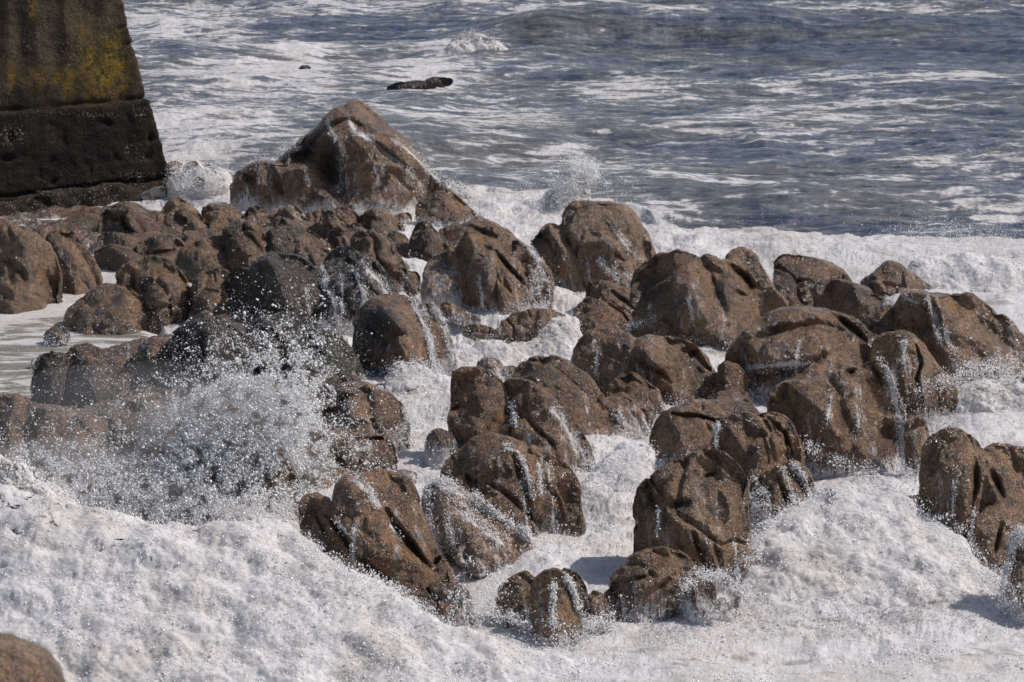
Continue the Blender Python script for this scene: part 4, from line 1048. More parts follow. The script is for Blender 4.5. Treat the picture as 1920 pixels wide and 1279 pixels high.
rock("boulder", "crusty brown rock ending the hand shaped boulder at its lower right", 1165,
     [([(788, 1110), (812, 1092), (846, 1096), (866, 1116), (880, 1150), (892, 1172), (870, 1196), (826, 1200), (800, 1160)], 0, .9)],
     grooves=[(3, .1, [(812, 1122), (880, 1130)]), (3, .1, [(850, 1128), (842, 1180)])], streams=[(2, [(815, 1120), (880, 1130)]), (2.5, [(854, 1130), (842, 1150), (838, 1184)])], foam=.4, rough=1.6, group=G_FRONT)
rock("small_rock", "grey brown rock with froth holes right of the crusty rock", 1128,
     [[(836, 1112), (844, 1096), (860, 1096), (876, 1112), (884, 1134), (866, 1140), (842, 1130)]], foam=.4, washed=.3, res=1.6, group=G_FRONT)
for lab, pts, w_ in (("small egg shaped brown rock, left of the three little front rocks",
                      [(934, 1120), (942, 1100), (966, 1082), (988, 1073), (1000, 1086), (998, 1120), (984, 1160), (964, 1170), (942, 1160)], .12),
                     ("small upright brown rock, middle of the three little front rocks",
                      [(1000, 1100), (1008, 1082), (1030, 1073), (1056, 1078), (1072, 1096), (1084, 1140), (1078, 1180), (1040, 1196), (1006, 1176), (1000, 1140)], .1),
                     ("small brown rock half behind the upright one, right of the three little front rocks",
                      [(1046, 1078), (1060, 1069), (1080, 1076), (1096, 1098), (1098, 1126), (1084, 1156), (1066, 1150)], .05)):
    rock("small_rock", lab, max(p[1] for p in pts) - 18, [pts], washed=w_, foam=.5, fh=.22, warm=.15, group=G_FRONT, k=.3,
         streams=[(2.5, [(1058, 1084), (1074, 1110), (1084, 1140)])], back=.5)
rock("small_rock", "froth laced brown stump right of the three little front rocks", 1160,
     [[(1098, 1140), (1102, 1120), (1116, 1110), (1130, 1122), (1140, 1150), (1134, 1176), (1104, 1176)]], washed=.38, foam=.5, res=1.6, group=G_FRONT)
# right front cluster
rock("boulder", "twin topped boulder, its left glossy brown top behind the front block", 850,
     [([(1220, 830), (1226, 800), (1242, 776), (1268, 764), (1306, 766), (1338, 782), (1352, 806), (1336, 840), (1300, 866), (1250, 876), (1226, 860)], -.1, .9),
      ([(1256, 772), (1284, 756), (1320, 753), (1356, 756), (1372, 772), (1360, 792), (1310, 784)], .25, .9),
      ([(1340, 758), (1380, 756), (1406, 768), (1416, 784), (1390, 796), (1356, 784)], .4, .9)],
     foam=.25, k=.5, grooves=[(4, .2, [(1262, 776), (1320, 784), (1346, 790)])], group=G_FRONT, dark=.1)
rock("boulder", "twin topped boulder, its right striped dome with a fluted side", 920,
     [([(1334, 840), (1344, 804), (1366, 782), (1400, 776), (1436, 786), (1466, 812), (1484, 850), (1484, 884), (1462, 902), (1430, 914), (1380, 900), (1346, 880)], -.1, .85),
      ([(1408, 780), (1430, 770), (1462, 774), (1488, 796), (1502, 832), (1502, 862), (1484, 872), (1460, 830)], .2, .9)],
     grooves=[(4, .2, [(1440, 784), (1470, 812), (1484, 850)]), (5, .08, [(1424, 800), (1440, 850), (1436, 890)])], streams=[(2.2, [(1346, 800), (1342, 836)])], foam=.25, k=.45, group=G_FRONT)
rock("boulder", "ribbed rock with rills of froth on the right flank of the front block", 985,
     [([(1396, 920), (1420, 896), (1454, 880), (1490, 864), (1512, 884), (1520, 920), (1536, 950), (1520, 975), (1502, 1000), (1460, 1010), (1410, 990)], 0, .8)],
     washed=.24, foam=.5, fh=.4, streams=[(3, [(1420, 905), (1440, 930), (1450, 960)]), (3, [(1470, 890), (1490, 930)]), (3, [(1490, 876), (1512, 900), (1530, 945)]), (7, [(1392, 930), (1430, 960), (1450, 990)])],
     grooves=[(4, .12, [(1460, 900), (1480, 950)]), (4, .12, [(1496, 890), (1512, 940)])], group=G_FRONT, k=.4)
rock("boulder", "big square shouldered front block with a dark hollow in its face", 1085,
     [([(1188, 950), (1194, 916), (1216, 890), (1254, 868), (1290, 856), (1310, 846), (1346, 846), (1386, 872), (1404, 910), (1392, 950), (1396, 1010), (1408, 1070), (1410, 1120),
        (1370, 1130), (1320, 1100), (1296, 1050), (1250, 1020), (1206, 1012), (1188, 990)], 0, .8)],
     grooves=[(7, .12, [(1262, 950), (1284, 944)]), (3, .16, [(1318, 892), (1340, 886)]), (4, .2, [(1300, 1000), (1316, 1040), (1332, 1090)]),
              (4, .14, [(1336, 1010), (1352, 1060), (1360, 1100)]), (-14, .1, [(1350, 880), (1376, 960), (1384, 1080)])],
     warm=.15, foam=.35, fh=.2, k=.3, group=G_FRONT, spots=[(1276, 946, 12, 7, 'dark', .9)])
rock("boulder", "brown rounded boulder at the lower left foot of the square shouldered block", 1140,
     [[(1140, 1092), (1150, 1068), (1174, 1044), (1208, 1028), (1250, 1024), (1284, 1032), (1300, 1056), (1302, 1100), (1288, 1146), (1252, 1172), (1218, 1168), (1196, 1130), (1164, 1108)]],
     grooves=[(5, .14, [(1228, 1112), (1262, 1076)]), (4, .1, [(1176, 1090), (1214, 1084)])], warm=.15, foam=.35, k=.4, group=G_FRONT)
rock("small_rock", "small dark rock under a ring of splashing froth at the block's foot", 1148,
     [[(1286, 1130), (1294, 1100), (1312, 1086), (1334, 1094), (1338, 1130), (1328, 1160), (1296, 1164)]], washed=.42, dark=.3, foam=.5, group=G_FRONT)
rock("boulder", "tall ribbed boulder at the right picture edge, front rank", 1030,
     [([(1730, 880), (1732, 842), (1746, 818), (1776, 807), (1812, 810), (1838, 828), (1850, 870), (1850, 930), (1838, 980), (1832, 1020), (1806, 1030), (1768, 1000), (1742, 970), (1736, 920)], 0, .85),
      ([(1836, 850), (1856, 836), (1890, 838), (1924, 850), (1950, 880), (1960, 940), (1936, 980), (1896, 990), (1854, 970), (1840, 920)], 0, .8),
      ([(1816, 1020), (1826, 980), (1848, 956), (1876, 952), (1912, 964), (1926, 990), (1900, 1020), (1880, 1060), (1866, 1090), (1846, 1096), (1828, 1066)], -.35, .9)],
     grooves=[(5, .25, [(1830, 860), (1828, 910), (1820, 950)]), (5, .2, [(1856, 880), (1880, 930)]), (3, .15, [(1878, 980), (1868, 1040)])],
     streams=[(3, [(1826, 960), (1820, 1010), (1818, 1040)])], warm=.15, foam=.35, fh=.25, k=.3, group=G_FRONT)
rock("boulder", "flat grey brown slab with a white rill behind the tall ribbed boulder", 905,
     [[(1840, 850), (1866, 834), (1910, 838), (1960, 850), (1960, 910), (1900, 900), (1856, 880)]], k=1.0, foam=.3, streams=[(6, [(1880, 850), (1900, 875), (1925, 892)])], group=G_RIGHT)
rock("small_rock", "dark blue grey rock edge in the foam left of the tall ribbed boulder", 968,
     [[(1692, 946), (1700, 936), (1728, 932), (1748, 940), (1752, 980), (1736, 990), (1716, 962), (1698, 958)]], dark=.7, foam=.35, group=G_FRONT)
rock("boulder", "froth covered brown rock in the far lower right of the rocks, cut by the frame", 1128,
     [[(1886, 1120), (1888, 1070), (1900, 1020), (1924, 1000), (1960, 1010), (1980, 1100), (1950, 1160), (1906, 1160)]], washed=.3, foam=.5, streams=[(10, [(1908, 1000), (1884, 1060), (1870, 1110)])], group=G_FRONT)
# the out of focus rock close to the camera
def near_rock():
    D = 13.0
    pts = [(-900, 1500), (-700, 1290), (-350, 1205), (-60, 1184), (10, 1192), (60, 1216), (98, 1245), (118, 1280), (128, 1330), (190, 1600), (300, 2100), (420, 3000), (520, 4300), (-900, 4300)]
    W, F, Tm = solid([(pts, 0, .55)], D, .25, 14.0, 1.0, 0)
    N = vnormals(W, F)
    W = W + N * (.05 * fbm(W, 1.3, 91, 4))[:, None]
    m = np.zeros((len(W), 4)); m[:, 3] = .45
    u, v = project(W[:, 0], W[:, 1], W[:, 2])
    m[:, 2] = .45 * np.exp(-((v - 1290) / 40) ** 2)
    c = W.mean(0)
    o = mesh_obj("near_rock", W - c, F, M_ROCK, attrs={'m': m}); o.location = c
    tag(o, "blurred tan rock close to the viewer in the bottom left corner", "rock")
near_rock()
print("rocks", _seed[0], round(time.time() - _t0, 1))

# ------------------------------------------------------------------ the pier
def build_pier():
    # local frame: a runs along the face (rightwards and away), b into the pier, z up; the right corner is a = 0
    cx, cy = 0, 0
    cu, cv = 322, 372
    X0, Y0 = ground(cu, cv)
    ang = math.atan2(2.8, 3.5) * .86
    ea = np.array([math.cos(ang), math.sin(ang)]); eb = np.array([-ea[1], ea[0]])
    root = bpy.data.objects.new("pier", None); C.objects.link(root)
    root.location = (X0, Y0, 0); root.rotation_euler = (0, 0, ang)
    tag(root, "dark weathered concrete pier with tapering side and yellow lichen, upper left corner", "pier")
    h = .05
    A = np.arange(-5.6, .5, h); B = np.arange(-.5, 3.2, h * 2); Z = np.arange(-.4, 7.2, h)
    a, b, z = np.meshgrid(A, B, Z, indexing='ij')
    # the sloping right end, stepped a little at each course joint
    right = .04 - .215 * z
    right = right + .05 * sstep(2.47, 2.42, z) + .05 * sstep(.55, .5, z)
    front = -.045 * z * 0 + .05 * z - .05 * sstep(2.47, 2.42, z)
    d = np.minimum(np.minimum(right - a, b - front), 2.9 - b)
    d = np.minimum(d, np.minimum(a + 5.5, 7.1 - z))
    W0 = np.stack([a.ravel(), b.ravel(), z.ravel()], 1)
    jn = .012 * pn3(a * 2, b * 2, z * 6)
    for zj, dep, wd in ((2.44, .09, .035), (.50, .10, .04), (4.18, .05, .025), (3.78, .05, .022), (1.45, .03, .02)):
        part = 1.0 if zj in (2.44, .50) else sstep(-1.4, -.9, a)
        d = d - dep * part * np.exp(-((z - zj - .05 * pn3(a * 1.3, b, a * 0 + zj) + jn) / wd) ** 2)
    n = pn3(a * 1.4, b * 1.4, z * 1.4) * .03 + pn3(a * 4, b * 4, z * 5) * .022 + pn3(a * 9, b * 9, z * 9) * .014
    chip = np.maximum(0, pn3(a * 3.1 + 4, b * 3, z * 3.3) - .35) * .22 * sstep(3.4, 1.5, z)
    d = (d + n - chip).astype(np.float32)
    V, F = surface_nets(d)
    P = np.stack([A[0] + V[:, 0] * h, B[0] + V[:, 1] * h * 2, Z[0] + V[:, 2] * h], 1)
    P = relax(P, F, 1, .4)
    N = vnormals(P, F)
    if (N * (P - P.mean(0))).sum() < 0: F = F[:, ::-1].copy()
    wx = X0 + P[:, 0] * ea[0] + P[:, 1] * eb[0]; wy = Y0 + P[:, 0] * ea[1] + P[:, 1] * eb[1]
    u, v = project(wx, wy, P[:, 2])
    lich = blobs(u, v, [(212, 120, 24, 52, 1.0), (192, 150, 28, 30, .95), (165, 120, 16, 60, .85), (225, 155, 14, 20, .9), (150, 60, 12, 30, .5), (90, 145, 50, 20, .45), (22, 140, 10, 30, .6), (130, 150, 16, 34, .6), (60, 15, 8, 26, .6), (205, 90, 16, 30, .8)])
    tar = np.maximum(.80 * sstep(3.6, 2.4, P[:, 2] + .5 * pn3(P[:, 0] * 2.2, P[:, 1], P[:, 2] * .2)), blobs(u, v, [(4, 40, 14, 150, .85), (112, 80, 13, 130, .8), (178, 30, 9, 50, .6), (236, 90, 14, 90, .85), (75, 170, 60, 24, .8)]))
    tar = np.maximum(tar, sstep(2.62, 2.3, P[:, 2] - .1 + .25 * pn3(P[:, 0] * .8, P[:, 1], P[:, 2] * .3)) * (.90 + .10 * pn3(P[:, 0] * 1.5, P[:, 1], P[:, 2] * 1.5)))
    tar = np.maximum(tar, blobs(u, v, [(48, 60, 16, 130, .9), (240, 170, 24, 60, .8), (100, 195, 120, 25, .7)]))
    barn = blobs(u, v, [(25, 255, 40, 26, 1.0), (170, 215, 120, 9, .9), (262, 212, 20, 22, 1), (250, 335, 60, 22, 1), (140, 350, 50, 14, .9), (60, 90, 140, 60, .45), (255, 290, 26, 30, .8), (150, 70, 120, 30, .4)])
    m = np.stack([lich, tar, barn, u * 0], 1)
    mesh_obj("shaft", P, F, M_PIER, parent=root, attrs={'m': m})
    # footing: rough mussel covered mass the shaft stands on
    A = np.arange(-6.2, 1.1, h); B = np.arange(-1.9, 3.4, h * 1.5); Z = np.arange(-.7, .62, h)
    a, b, z = np.meshgrid(A, B, Z, indexing='ij')
    d = np.minimum(np.minimum(.30 - .35 * z - a, b + .18 + .25 * (.5 - z)), .47 - z)
    d = np.minimum(d, 3.1 - b)
    n = pn3(a * 1.1, b * 1.1, z * 1.1) * .16 + pn3(a * 3, b * 3, z * 3) * .09 + pn3(a * 8, b * 8, z * 8) * .035
    V, F = surface_nets((d + n).astype(np.float32))
    P = np.stack([A[0] + V[:, 0] * h, B[0] + V[:, 1] * h * 1.5, Z[0] + V[:, 2] * h], 1)
    N = vnormals(P, F)
    if (N * (P - P.mean(0))).sum() < 0: F = F[:, ::-1].copy()
    m = np.zeros((len(P), 4)); m[:, 1] = .72; m[:, 2] = .75
    ft = mesh_obj("footing", P, F, M_PIER, parent=root, attrs={'m': m})
    # the pale chalky patch low on the right
    res = 1.6
    W, F2, T = solid([([(252, 378), (266, 366), (286, 356), (306, 352), (309, 368), (296, 376), (270, 377)], 0, .5)], math.hypot(0, Y0 - .62), 0, res, .6)
    inv = np.stack([(W[:, 0] - X0) * ea[0] + (W[:, 1] - Y0) * ea[1], (W[:, 0] - X0) * eb[0] + (W[:, 1] - Y0) * eb[1], W[:, 2]], 1)
    mesh_obj("stone_patch", inv, F2, M_CHALK, parent=root)
build_pier()
print("pier", round(time.time() - _t0, 1))

# ------------------------------------------------------------------ splashes and spray
HV = L + np.array([0, -.97, .24]); HV /= np.linalg.norm(HV)  # halfway between sun and camera; drops are turned to it to look bright
def clot_mesh(P, sz, r, lo=.5, hi=1.6):
    """flattened blobs of water, turned to face between sun and camera so they look brightly lit"""
    n = len(P)
    ax = HV + r.normal(size=(n, 3)) * .33; ax /= np.linalg.norm(ax, axis=1)[:, None]
    t = np.cross(ax, r.normal(size=(n, 3))); t /= np.linalg.norm(t, axis=1)[:, None]
    b = np.cross(ax, t)
    A = t * (sz * r.uniform(lo, hi, n))[:, None]; B = b * (sz * r.uniform(lo, hi, n))[:, None]; D = ax * (sz * .38)[:, None]
    # a squashed bipyramid: four rim points and two narrow caps
    V = np.stack([P + A, P + B, P - A, P - B, P + D + A * .45, P + D + B * .45, P + D - A * .45, P + D - B * .45, P - D], 1)
    cf = np.array([(0, 1, 5, 4), (1, 2, 6, 5), (2, 3, 7, 6), (3, 0, 4, 7), (4, 5, 6, 7), (8, 1, 0, 3), (8, 3, 2, 1)])
    return V.reshape(-1, 3), (cf[None] + (np.arange(n) * 9)[:, None, None]).reshape(-1, 4)
def splash(label, base, lobes, k=.3, T=.8, dens=.8, ext=45, res=None, amp=1.0, mat=None, back=.2, thin=.35, spike=1.0, clots=620, name="splash"):
    _seed[0] += 1
    seed = _seed[0]
    L_ = [(l, 0.0, 1.0) if not isinstance(l[0][0], (list, tuple)) else l for l in lobes]
    au = np.concatenate([np.array(l[0]) for l in L_])
    size = (au.max(0) - au.min(0)).max()
    res = res or float(np.clip(size / 130, 1.7, 3.0))
    Yg = gdist(base)
    W, F, Tm = solid(L_, Yg + back, k, res, T, ext, gam=.7)
    N = vnormals(W, F)
    zc = W[:, 2]
    d = .16 * Tm * fbm(W, .9 / max(Tm, .3), seed, 2)
    for f, a in ((1.3, .055), (3.0, .028), (6.5, .016), (13, .010)):
        d = d + amp * a * (2.0 * np.abs(pn3(W[:, 0] * f + seed, W[:, 1] * f, W[:, 2] * f)) - .3)
    W = W + N * d[:, None]
    h = (zc - max(0, zc.min())) / max(.3, zc.max() - max(0, zc.min()))
    m = np.zeros((len(W), 4)); m[:, 0] = dens - thin * np.clip(h, 0, 1) ** 2
    # froth torn off the surface: small clots, thickest on the body and thinning outwards and upwards
    N = vnormals(W, F)
    r = np.random.RandomState(seed)
    tri = W[F]
    area = np.linalg.norm(np.cross(tri[:, 2] - tri[:, 0], tri[:, 3] - tri[:, 1]), axis=1) * .5
    fn = N[F[:, 0]]
    vis = ((np.array([0, 0, CAM_H]) - tri[:, 0]) * fn).sum(1) > -12
    wgt = area * (tri[:, 0, 2] > -.02) * vis * (.25 + np.maximum(0, pn3(tri[:, 0, 0] * 2.2, tri[:, 0, 1] * 2.2, tri[:, 0, 2] * 2.2) + .25) * 2)
    n_ = int(min(26000, wgt.sum() * clots))
    pick = r.choice(len(F), n_, p=wgt / wgt.sum())
    off = r.exponential(.035, n_) * (1 + 2.5 * spike * np.clip(h[F[pick, 0]], 0, 1) * (r.uniform(0, 1, n_) < .35))
    P = tri[pick].mean(1) + r.normal(size=(n_, 3)) * .012 + fn[pick] * off[:, None] + np.array([0, 0, .5]) * off[:, None] * spike
    sz = .0115 * (r.uniform(.3, 1.6, n_)) / (1 + off * 7)
    CV, CF = clot_mesh(P, sz, r)
    W0n = len(W)
    W = np.concatenate([W, CV]); F = np.concatenate([F, CF + W0n])
    m2 = np.ones((n_ * 9, 4)) * 1.3; m2[:, 1] = 1
    m = np.concatenate([m, m2])
    c = W[:100].mean(0); c[2] = 0
    o = mesh_obj(name, W - c, F, mat or M_LACE, attrs={'m': m}); o.location = c
    return tag(o, label, "splash", "white splashes around the rocks", 'stuff')
splash("white burst of foam between the pier and the pyramid boulder", 384,
       [[(318, 372), (322, 340), (345, 316), (372, 304), (400, 310), (420, 328), (430, 350), (428, 378), (400, 392), (350, 392)]], dens=.92, thin=.5, spike=2.2, T=.6)
splash("long white wash boiling along the foot of the pyramid boulder", 386,
       [[(574, 392), (590, 372), (618, 360), (650, 362), (680, 350), (715, 352), (735, 362), (770, 368), (760, 392), (700, 402), (620, 404)],
        [(750, 372), (790, 366), (820, 358), (846, 362), (850, 378), (820, 382), (760, 388)]], dens=.95)
splash("foam bank behind the rounded rock, sloping to the right", 384,
       [[(846, 352), (870, 352), (895, 366), (925, 372), (960, 378), (1000, 376), (1012, 392), (990, 404), (930, 404), (890, 392), (864, 376)]], dens=.95)
splash("rising white wave hitting the tall leaning slab", 398,
       [[(1000, 392), (1020, 372), (1040, 360), (1056, 340), (1066, 316), (1082, 306), (1096, 322), (1092, 350), (1084, 376), (1062, 400), (1050, 424), (1010, 430), (996, 412)]],
       dens=.62, thin=.45, T=.4, amp=1.6, spike=2.5)
splash("white crest breaking out at sea beside the flat black rock", 120,
       [[(800, 128), (815, 108), (838, 92), (858, 72), (884, 66), (915, 72), (948, 92), (940, 104), (905, 110), (880, 122), (850, 130)]], dens=.9, T=.35, res=1.6, thin=.45, k=1.2, spike=2.0)
splash("foam pile in the middle basin around the boomerang rock", 682,
       [[(1000, 640), (1020, 606), (1050, 592), (1080, 600), (1086, 640), (1090, 672), (1050, 684), (1010, 676)],
        [(862, 664), (900, 644), (960, 648), (1020, 650), (1030, 680), (960, 696), (880, 690)]], dens=.9, thin=.2, T=.30, k=1.5)
splash("foam pile in the chute left of the central blocks", 760,
       [[(720, 716), (748, 690), (790, 690), (812, 704), (850, 716), (846, 760), (850, 810), (800, 840), (760, 800), (740, 760)]], dens=.9, thin=.2, T=.30, k=1.5)
splash("small white fountain between the two lobed boulder and the ribbed rock", 634,
       [[(1170, 622), (1184, 610), (1204, 608), (1222, 616), (1238, 626), (1220, 636), (1180, 636)]], dens=.85, res=1.6)
splash("small white splash on the front of the two lobed boulder", 722,
       [[(1110, 706), (1124, 692), (1140, 700), (1156, 700), (1150, 714), (1120, 716)]], dens=.9, res=1.5, back=-.5)
splash("white froth tumbling down the gully between central and right rocks", 940,
       [[(1080, 960), (1090, 920), (1120, 880), (1160, 850), (1196, 830), (1222, 842), (1214, 880), (1190, 920), (1186, 980), (1180, 1020), (1120, 1040), (1078, 1030)]], dens=.92, thin=.2, T=.32, k=2.0)
splash("white froth running down right of the striped dome", 880,
       [[(1490, 800), (1520, 806), (1560, 830), (1610, 856), (1660, 880), (1700, 900), (1730, 920), (1700, 950), (1640, 960), (1560, 950), (1530, 900), (1506, 860)]], dens=.9, thin=.2, T=.3, k=1.8)
splash("great mound of milky foam surging up at the lower right", 1120,
       [[(1390, 1120), (1404, 1040), (1440, 990), (1500, 950), (1560, 922), (1630, 914), (1700, 940), (1750, 990), (1800, 1020), (1840, 1070), (1890, 1110), (1980, 1140), (1990, 1270),
         (1600, 1290), (1300, 1270), (1290, 1190), (1370, 1150)]], dens=1.0, thin=.30, T=.26, k=2.3, amp=1.1, clots=420)
splash("lacy white splash curling over the small dark rock at the block's foot", 1150,
       [[(1276, 1140), (1286, 1104), (1310, 1086), (1334, 1088), (1366, 1078), (1376, 1100), (1392, 1110), (1380, 1140), (1340, 1160), (1300, 1160)]], dens=.6, thin=.25, res=1.7, back=-.15, T=.45)
splash("great white splash heaped over the left front rocks", 1270,
       [[(-80, 1180), (-80, 930), (-20, 900), (60, 932), (140, 946), (220, 978), (300, 990), (380, 996), (430, 984), (500, 982), (560, 1004), (620, 1060), (680, 1090), (740, 1110), (790, 1150),
         (840, 1186), (930, 1206), (1060, 1240), (1180, 1290), (1200, 1400), (-80, 1400)]], dens=1.0, thin=.30, T=.26, k=2.3, amp=.95, clots=420)
splash("thinner white spray cloud rising at the left picture edge", 1060,
       [[(-60, 1060), (-60, 900), (-10, 860), (30, 870), (80, 920), (130, 950), (170, 990), (160, 1060), (60, 1100)]], dens=.84, thin=.30, T=.5, amp=1.5)
splash("foam climbing the rocks left of the hand shaped boulder", 1030,
       [[(380, 1020), (400, 968), (440, 952), (490, 968), (540, 980), (570, 1000), (600, 1040), (620, 1080), (540, 1090), (420, 1080)]], dens=.96, thin=.2, T=.55)
splash("low foam piled behind the three little front rocks", 1060,
       [[(850, 1060), (900, 1040), (960, 1010), (1020, 1020), (1060, 1040), (1120, 1030), (1150, 1060), (1130, 1080), (1040, 1074), (960, 1076), (880, 1090)]], dens=.95, thin=.2, T=.4, k=1.2)
splash("white surf heaped against the right domes", 780,
       [[(1720, 790), (1740, 760), (1780, 740), (1830, 722), (1880, 716), (1960, 710), (1960, 780), (1860, 800), (1760, 806)]], dens=.98, thin=.3, T=.5, k=.9)
splash("breaking wave face with streaked foam behind the right domes", 560,
       [[(1690, 520), (1720, 490), (1780, 476), (1860, 486), (1960, 500), (1990, 600), (1930, 612), (1880, 590), (1830, 560), (1760, 550)]], dens=1.04, thin=.05, T=.4, k=1.3)
print("splash", round(time.time() - _t0, 1))

def surf_froth():
    """clots of froth riding on the broken water"""
    r = np.random.RandomState(77)
    sea = bpy.data.objects['sea'].data
    co = np.empty(len(sea.vertices) * 3, np.float32); sea.vertices.foreach_get('co', co); co = co.reshape(-1, 3)
    A = np.empty(len(sea.vertices) * 4, np.float32); sea.attributes['m'].data.foreach_get('color', A); A = A.reshape(-1, 4)
    ok = np.where((A[:, 2] > .8) & (co[:, 1] < 60) & (np.abs(co[:, 0]) < 13))[0]
    c = co[ok]
    w = np.maximum(0, pn2(c[:, 0] * 1.3, c[:, 1] * .9) + .6 * pn2(c[:, 0] * 4, c[:, 1] * 3) + .12) * A[ok, 0] ** 3
    p = c[r.choice(len(ok), 42000, p=w / w.sum())].astype(float)
    n_ = len(p)
    off = r.exponential(.018, n_)
    p[:, 2] += off; p[:, :2] += r.normal(size=(n_, 2)) * .02
    sz = .011 * r.uniform(.3, 1.6, n_) / (1 + off * 9)
    V, F = clot_mesh(p, sz, r, .5, 2.0)
    o = mesh_obj("surf_froth", V, F, M_SPRAY)
    tag(o, "small clots of froth riding on the white water among the rocks", "froth", None, 'stuff')
surf_froth()
def collars():
    r = np.random.RandomState(5)
    A = np.concatenate(COLLAR)
    w = np.exp(-np.maximum(0, A[:, 2]) / .13) * np.maximum(.03, pn3(A[:, 0] * 2.6, A[:, 1] * 2.6, A[:, 2] * 2.6) + .15)
    n_ = 52000
    q = A[r.choice(len(A), n_, p=w / w.sum())]
    off = r.exponential(.05, n_)
    P = q[:, :3] + q[:, 3:] * off[:, None] + r.normal(size=(n_, 3)) * .03
    P[:, 2] = np.maximum(P[:, 2], .0) + off * .5
    V, F = clot_mesh(P, .0115 * r.uniform(.3, 1.6, n_) / (1 + off * 5), r)
    tag(mesh_obj("surf_froth", V, F, M_SPRAY), "froth thrown up in collars around the feet of the boulders", "froth", None, 'stuff')
collars()
def falls():
    r = np.random.RandomState(8)
    A = np.concatenate(FALLS)
    w = A[:, 6] ** 1.5 * np.maximum(.08, pn3(A[:, 0] * 7, A[:, 1] * 7, A[:, 2] * 1.6) + .25)
    n_ = 46000
    q = A[r.choice(len(A), n_, p=w / w.sum())]
    off = r.exponential(.014, n_) + .002
    P = q[:, :3] + q[:, 3:6] * off[:, None] + r.normal(size=(n_, 3)) * np.array([.014, .014, .04])
    V, F = clot_mesh(P, .0085 * r.uniform(.3, 1.7, n_), r)
    tag(mesh_obj("water_runoff", V, F, M_SPRAY), "thin white water running down the faces of the boulders", "runoff", None, 'stuff')
falls()
def drops(name, label, parts, seed=1):
    """parts: (n, sampler(u, v) path or blob, depth, spread, size range in m)"""
    r = np.random.RandomState(seed)
    P, S = [], []
    for (n, kind, geo, base, dsp, s0, s1, wd) in parts:
        n = int(n * 2.1)
        if kind == 'blob':
            cu, cv, ru, rv = geo
            q = r.normal(size=(n, 2)) * .5
            u = cu + q[:, 0] * ru; v = cv + q[:, 1] * rv
        elif kind == 'fan':          # thrown up from a foot line; dense low, thin high
            (a0, b0), (a1, b1), (tu, tv) = geo
            t = r.uniform(0, 1, n); e = np.abs(r.normal(size=n)) * .42
            u = a0 + (a1 - a0) * t + tu * e + r.normal(size=n) * wd
            v = b0 + (b1 - b0) * t + tv * e + r.normal(size=n) * wd
        else:
            pts = np.array(geo, float)
            i = r.randint(0, len(pts) - 1, n); t = r.uniform(0, 1, n)
            q = pts[i] * (1 - t[:, None]) + pts[i + 1] * t[:, None] + r.normal(size=(n, 2)) * wd
            u, v = q[:, 0], q[:, 1]
        # clumps: keep more where a broad noise is high
        cl = pn2(u / 26 + seed, v / 26) + .6 * pn2(u / 9, v / 9 + seed)
        keep = r.uniform(-.75, .55, n) < cl
        u, v = u[keep], v[keep]
        x, y, z = unproj(u, v, gdist(base), 0.15, r.normal(size=len(u)) * dsp)
        ok = z > .02
        P.append(np.stack([x, y, z], 1)[ok])
        sz = .6 * s0 * (s1 / s0 * 1.0) ** (r.uniform(0, 1, len(u)) ** 2.8)
        S.append(sz[ok])
    P = np.concatenate(P); S = np.concatenate(S); n = len(P)
    V, F = clot_mesh(P, S, r, .4, 2.1)
    c = P.mean(0); c[2] = 0
    o = mesh_obj(name, V - c, F, M_SPRAY)
    o.location = c
    return tag(o, label, "spray", "spray thrown up by the waves", 'stuff')
drops("sea_spray", "dense burst of white drops flying up in front of the black boulder, left", [
    (48000, 'fan', ((300, 960), (570, 860), (50, -260)), 960, .5, .006, .034, 22),
    (44000, 'blob', (450, 840, 210, 140), 950, .5, .005, .026, 0),
    (40000, 'blob', (250, 930, 380, 90), 985, .6, .004, .026, 0),
    (26000, 'blob', (300, 968, 330, 60), 1000, .4, .005, .026, 0),
    (14000, 'blob', (80, 920, 200, 80), 1000, .4, .005, .026, 0),
    (10000, 'blob', (120, 900, 300, 110), 970, .6, .005, .024, 0),
    (9000, 'blob', (500, 720, 130, 150), 930, .4, .004, .022, 0),
    (7000, 'blob', (350, 720, 330, 190), 900, .8, .003, .014, 0),
    (5000, 'blob', (160, 780, 320, 190), 900, .8, .003, .016, 0),
    (22000, 'path', [(0, 900), (100, 960), (200, 1000), (330, 1010), (400, 960), (560, 950)], 1010, .5, .006, .030, 24)], 3)
drops("sea_spray", "fine drops above the wave hitting the tall leaning slab", [
    (6500, 'path', [(1040, 400), (1052, 372), (1066, 340), (1082, 314), (1108, 312), (1120, 330)], 398, .3, .007, .036, 8),
    (3000, 'fan', ((1010, 392), (1070, 380), (30, -90)), 398, .3, .007, .030, 9),
    (900, 'blob', (1000, 355, 90, 40), 398, .4, .006, .022, 0),
    (700, 'blob', (1140, 355, 60, 40), 400, .4, .006, .024, 0),
    (1200, 'path', [(1050, 400), (1100, 370), (1180, 392), (1230, 420)], 410, .3, .006, .024, 7)], 5)
drops("sea_spray", "scattered drops above the white wave at the right", [
    (1300, 'blob', (1800, 428, 150, 34), 452, .5, .007, .028, 0),
    (1000, 'path', [(1700, 440), (1800, 438), (1919, 446)], 452, .3, .007, .024, 8),
    (120, 'blob', (1450, 405, 70, 24), 445, .3, .007, .022, 0)], 7)
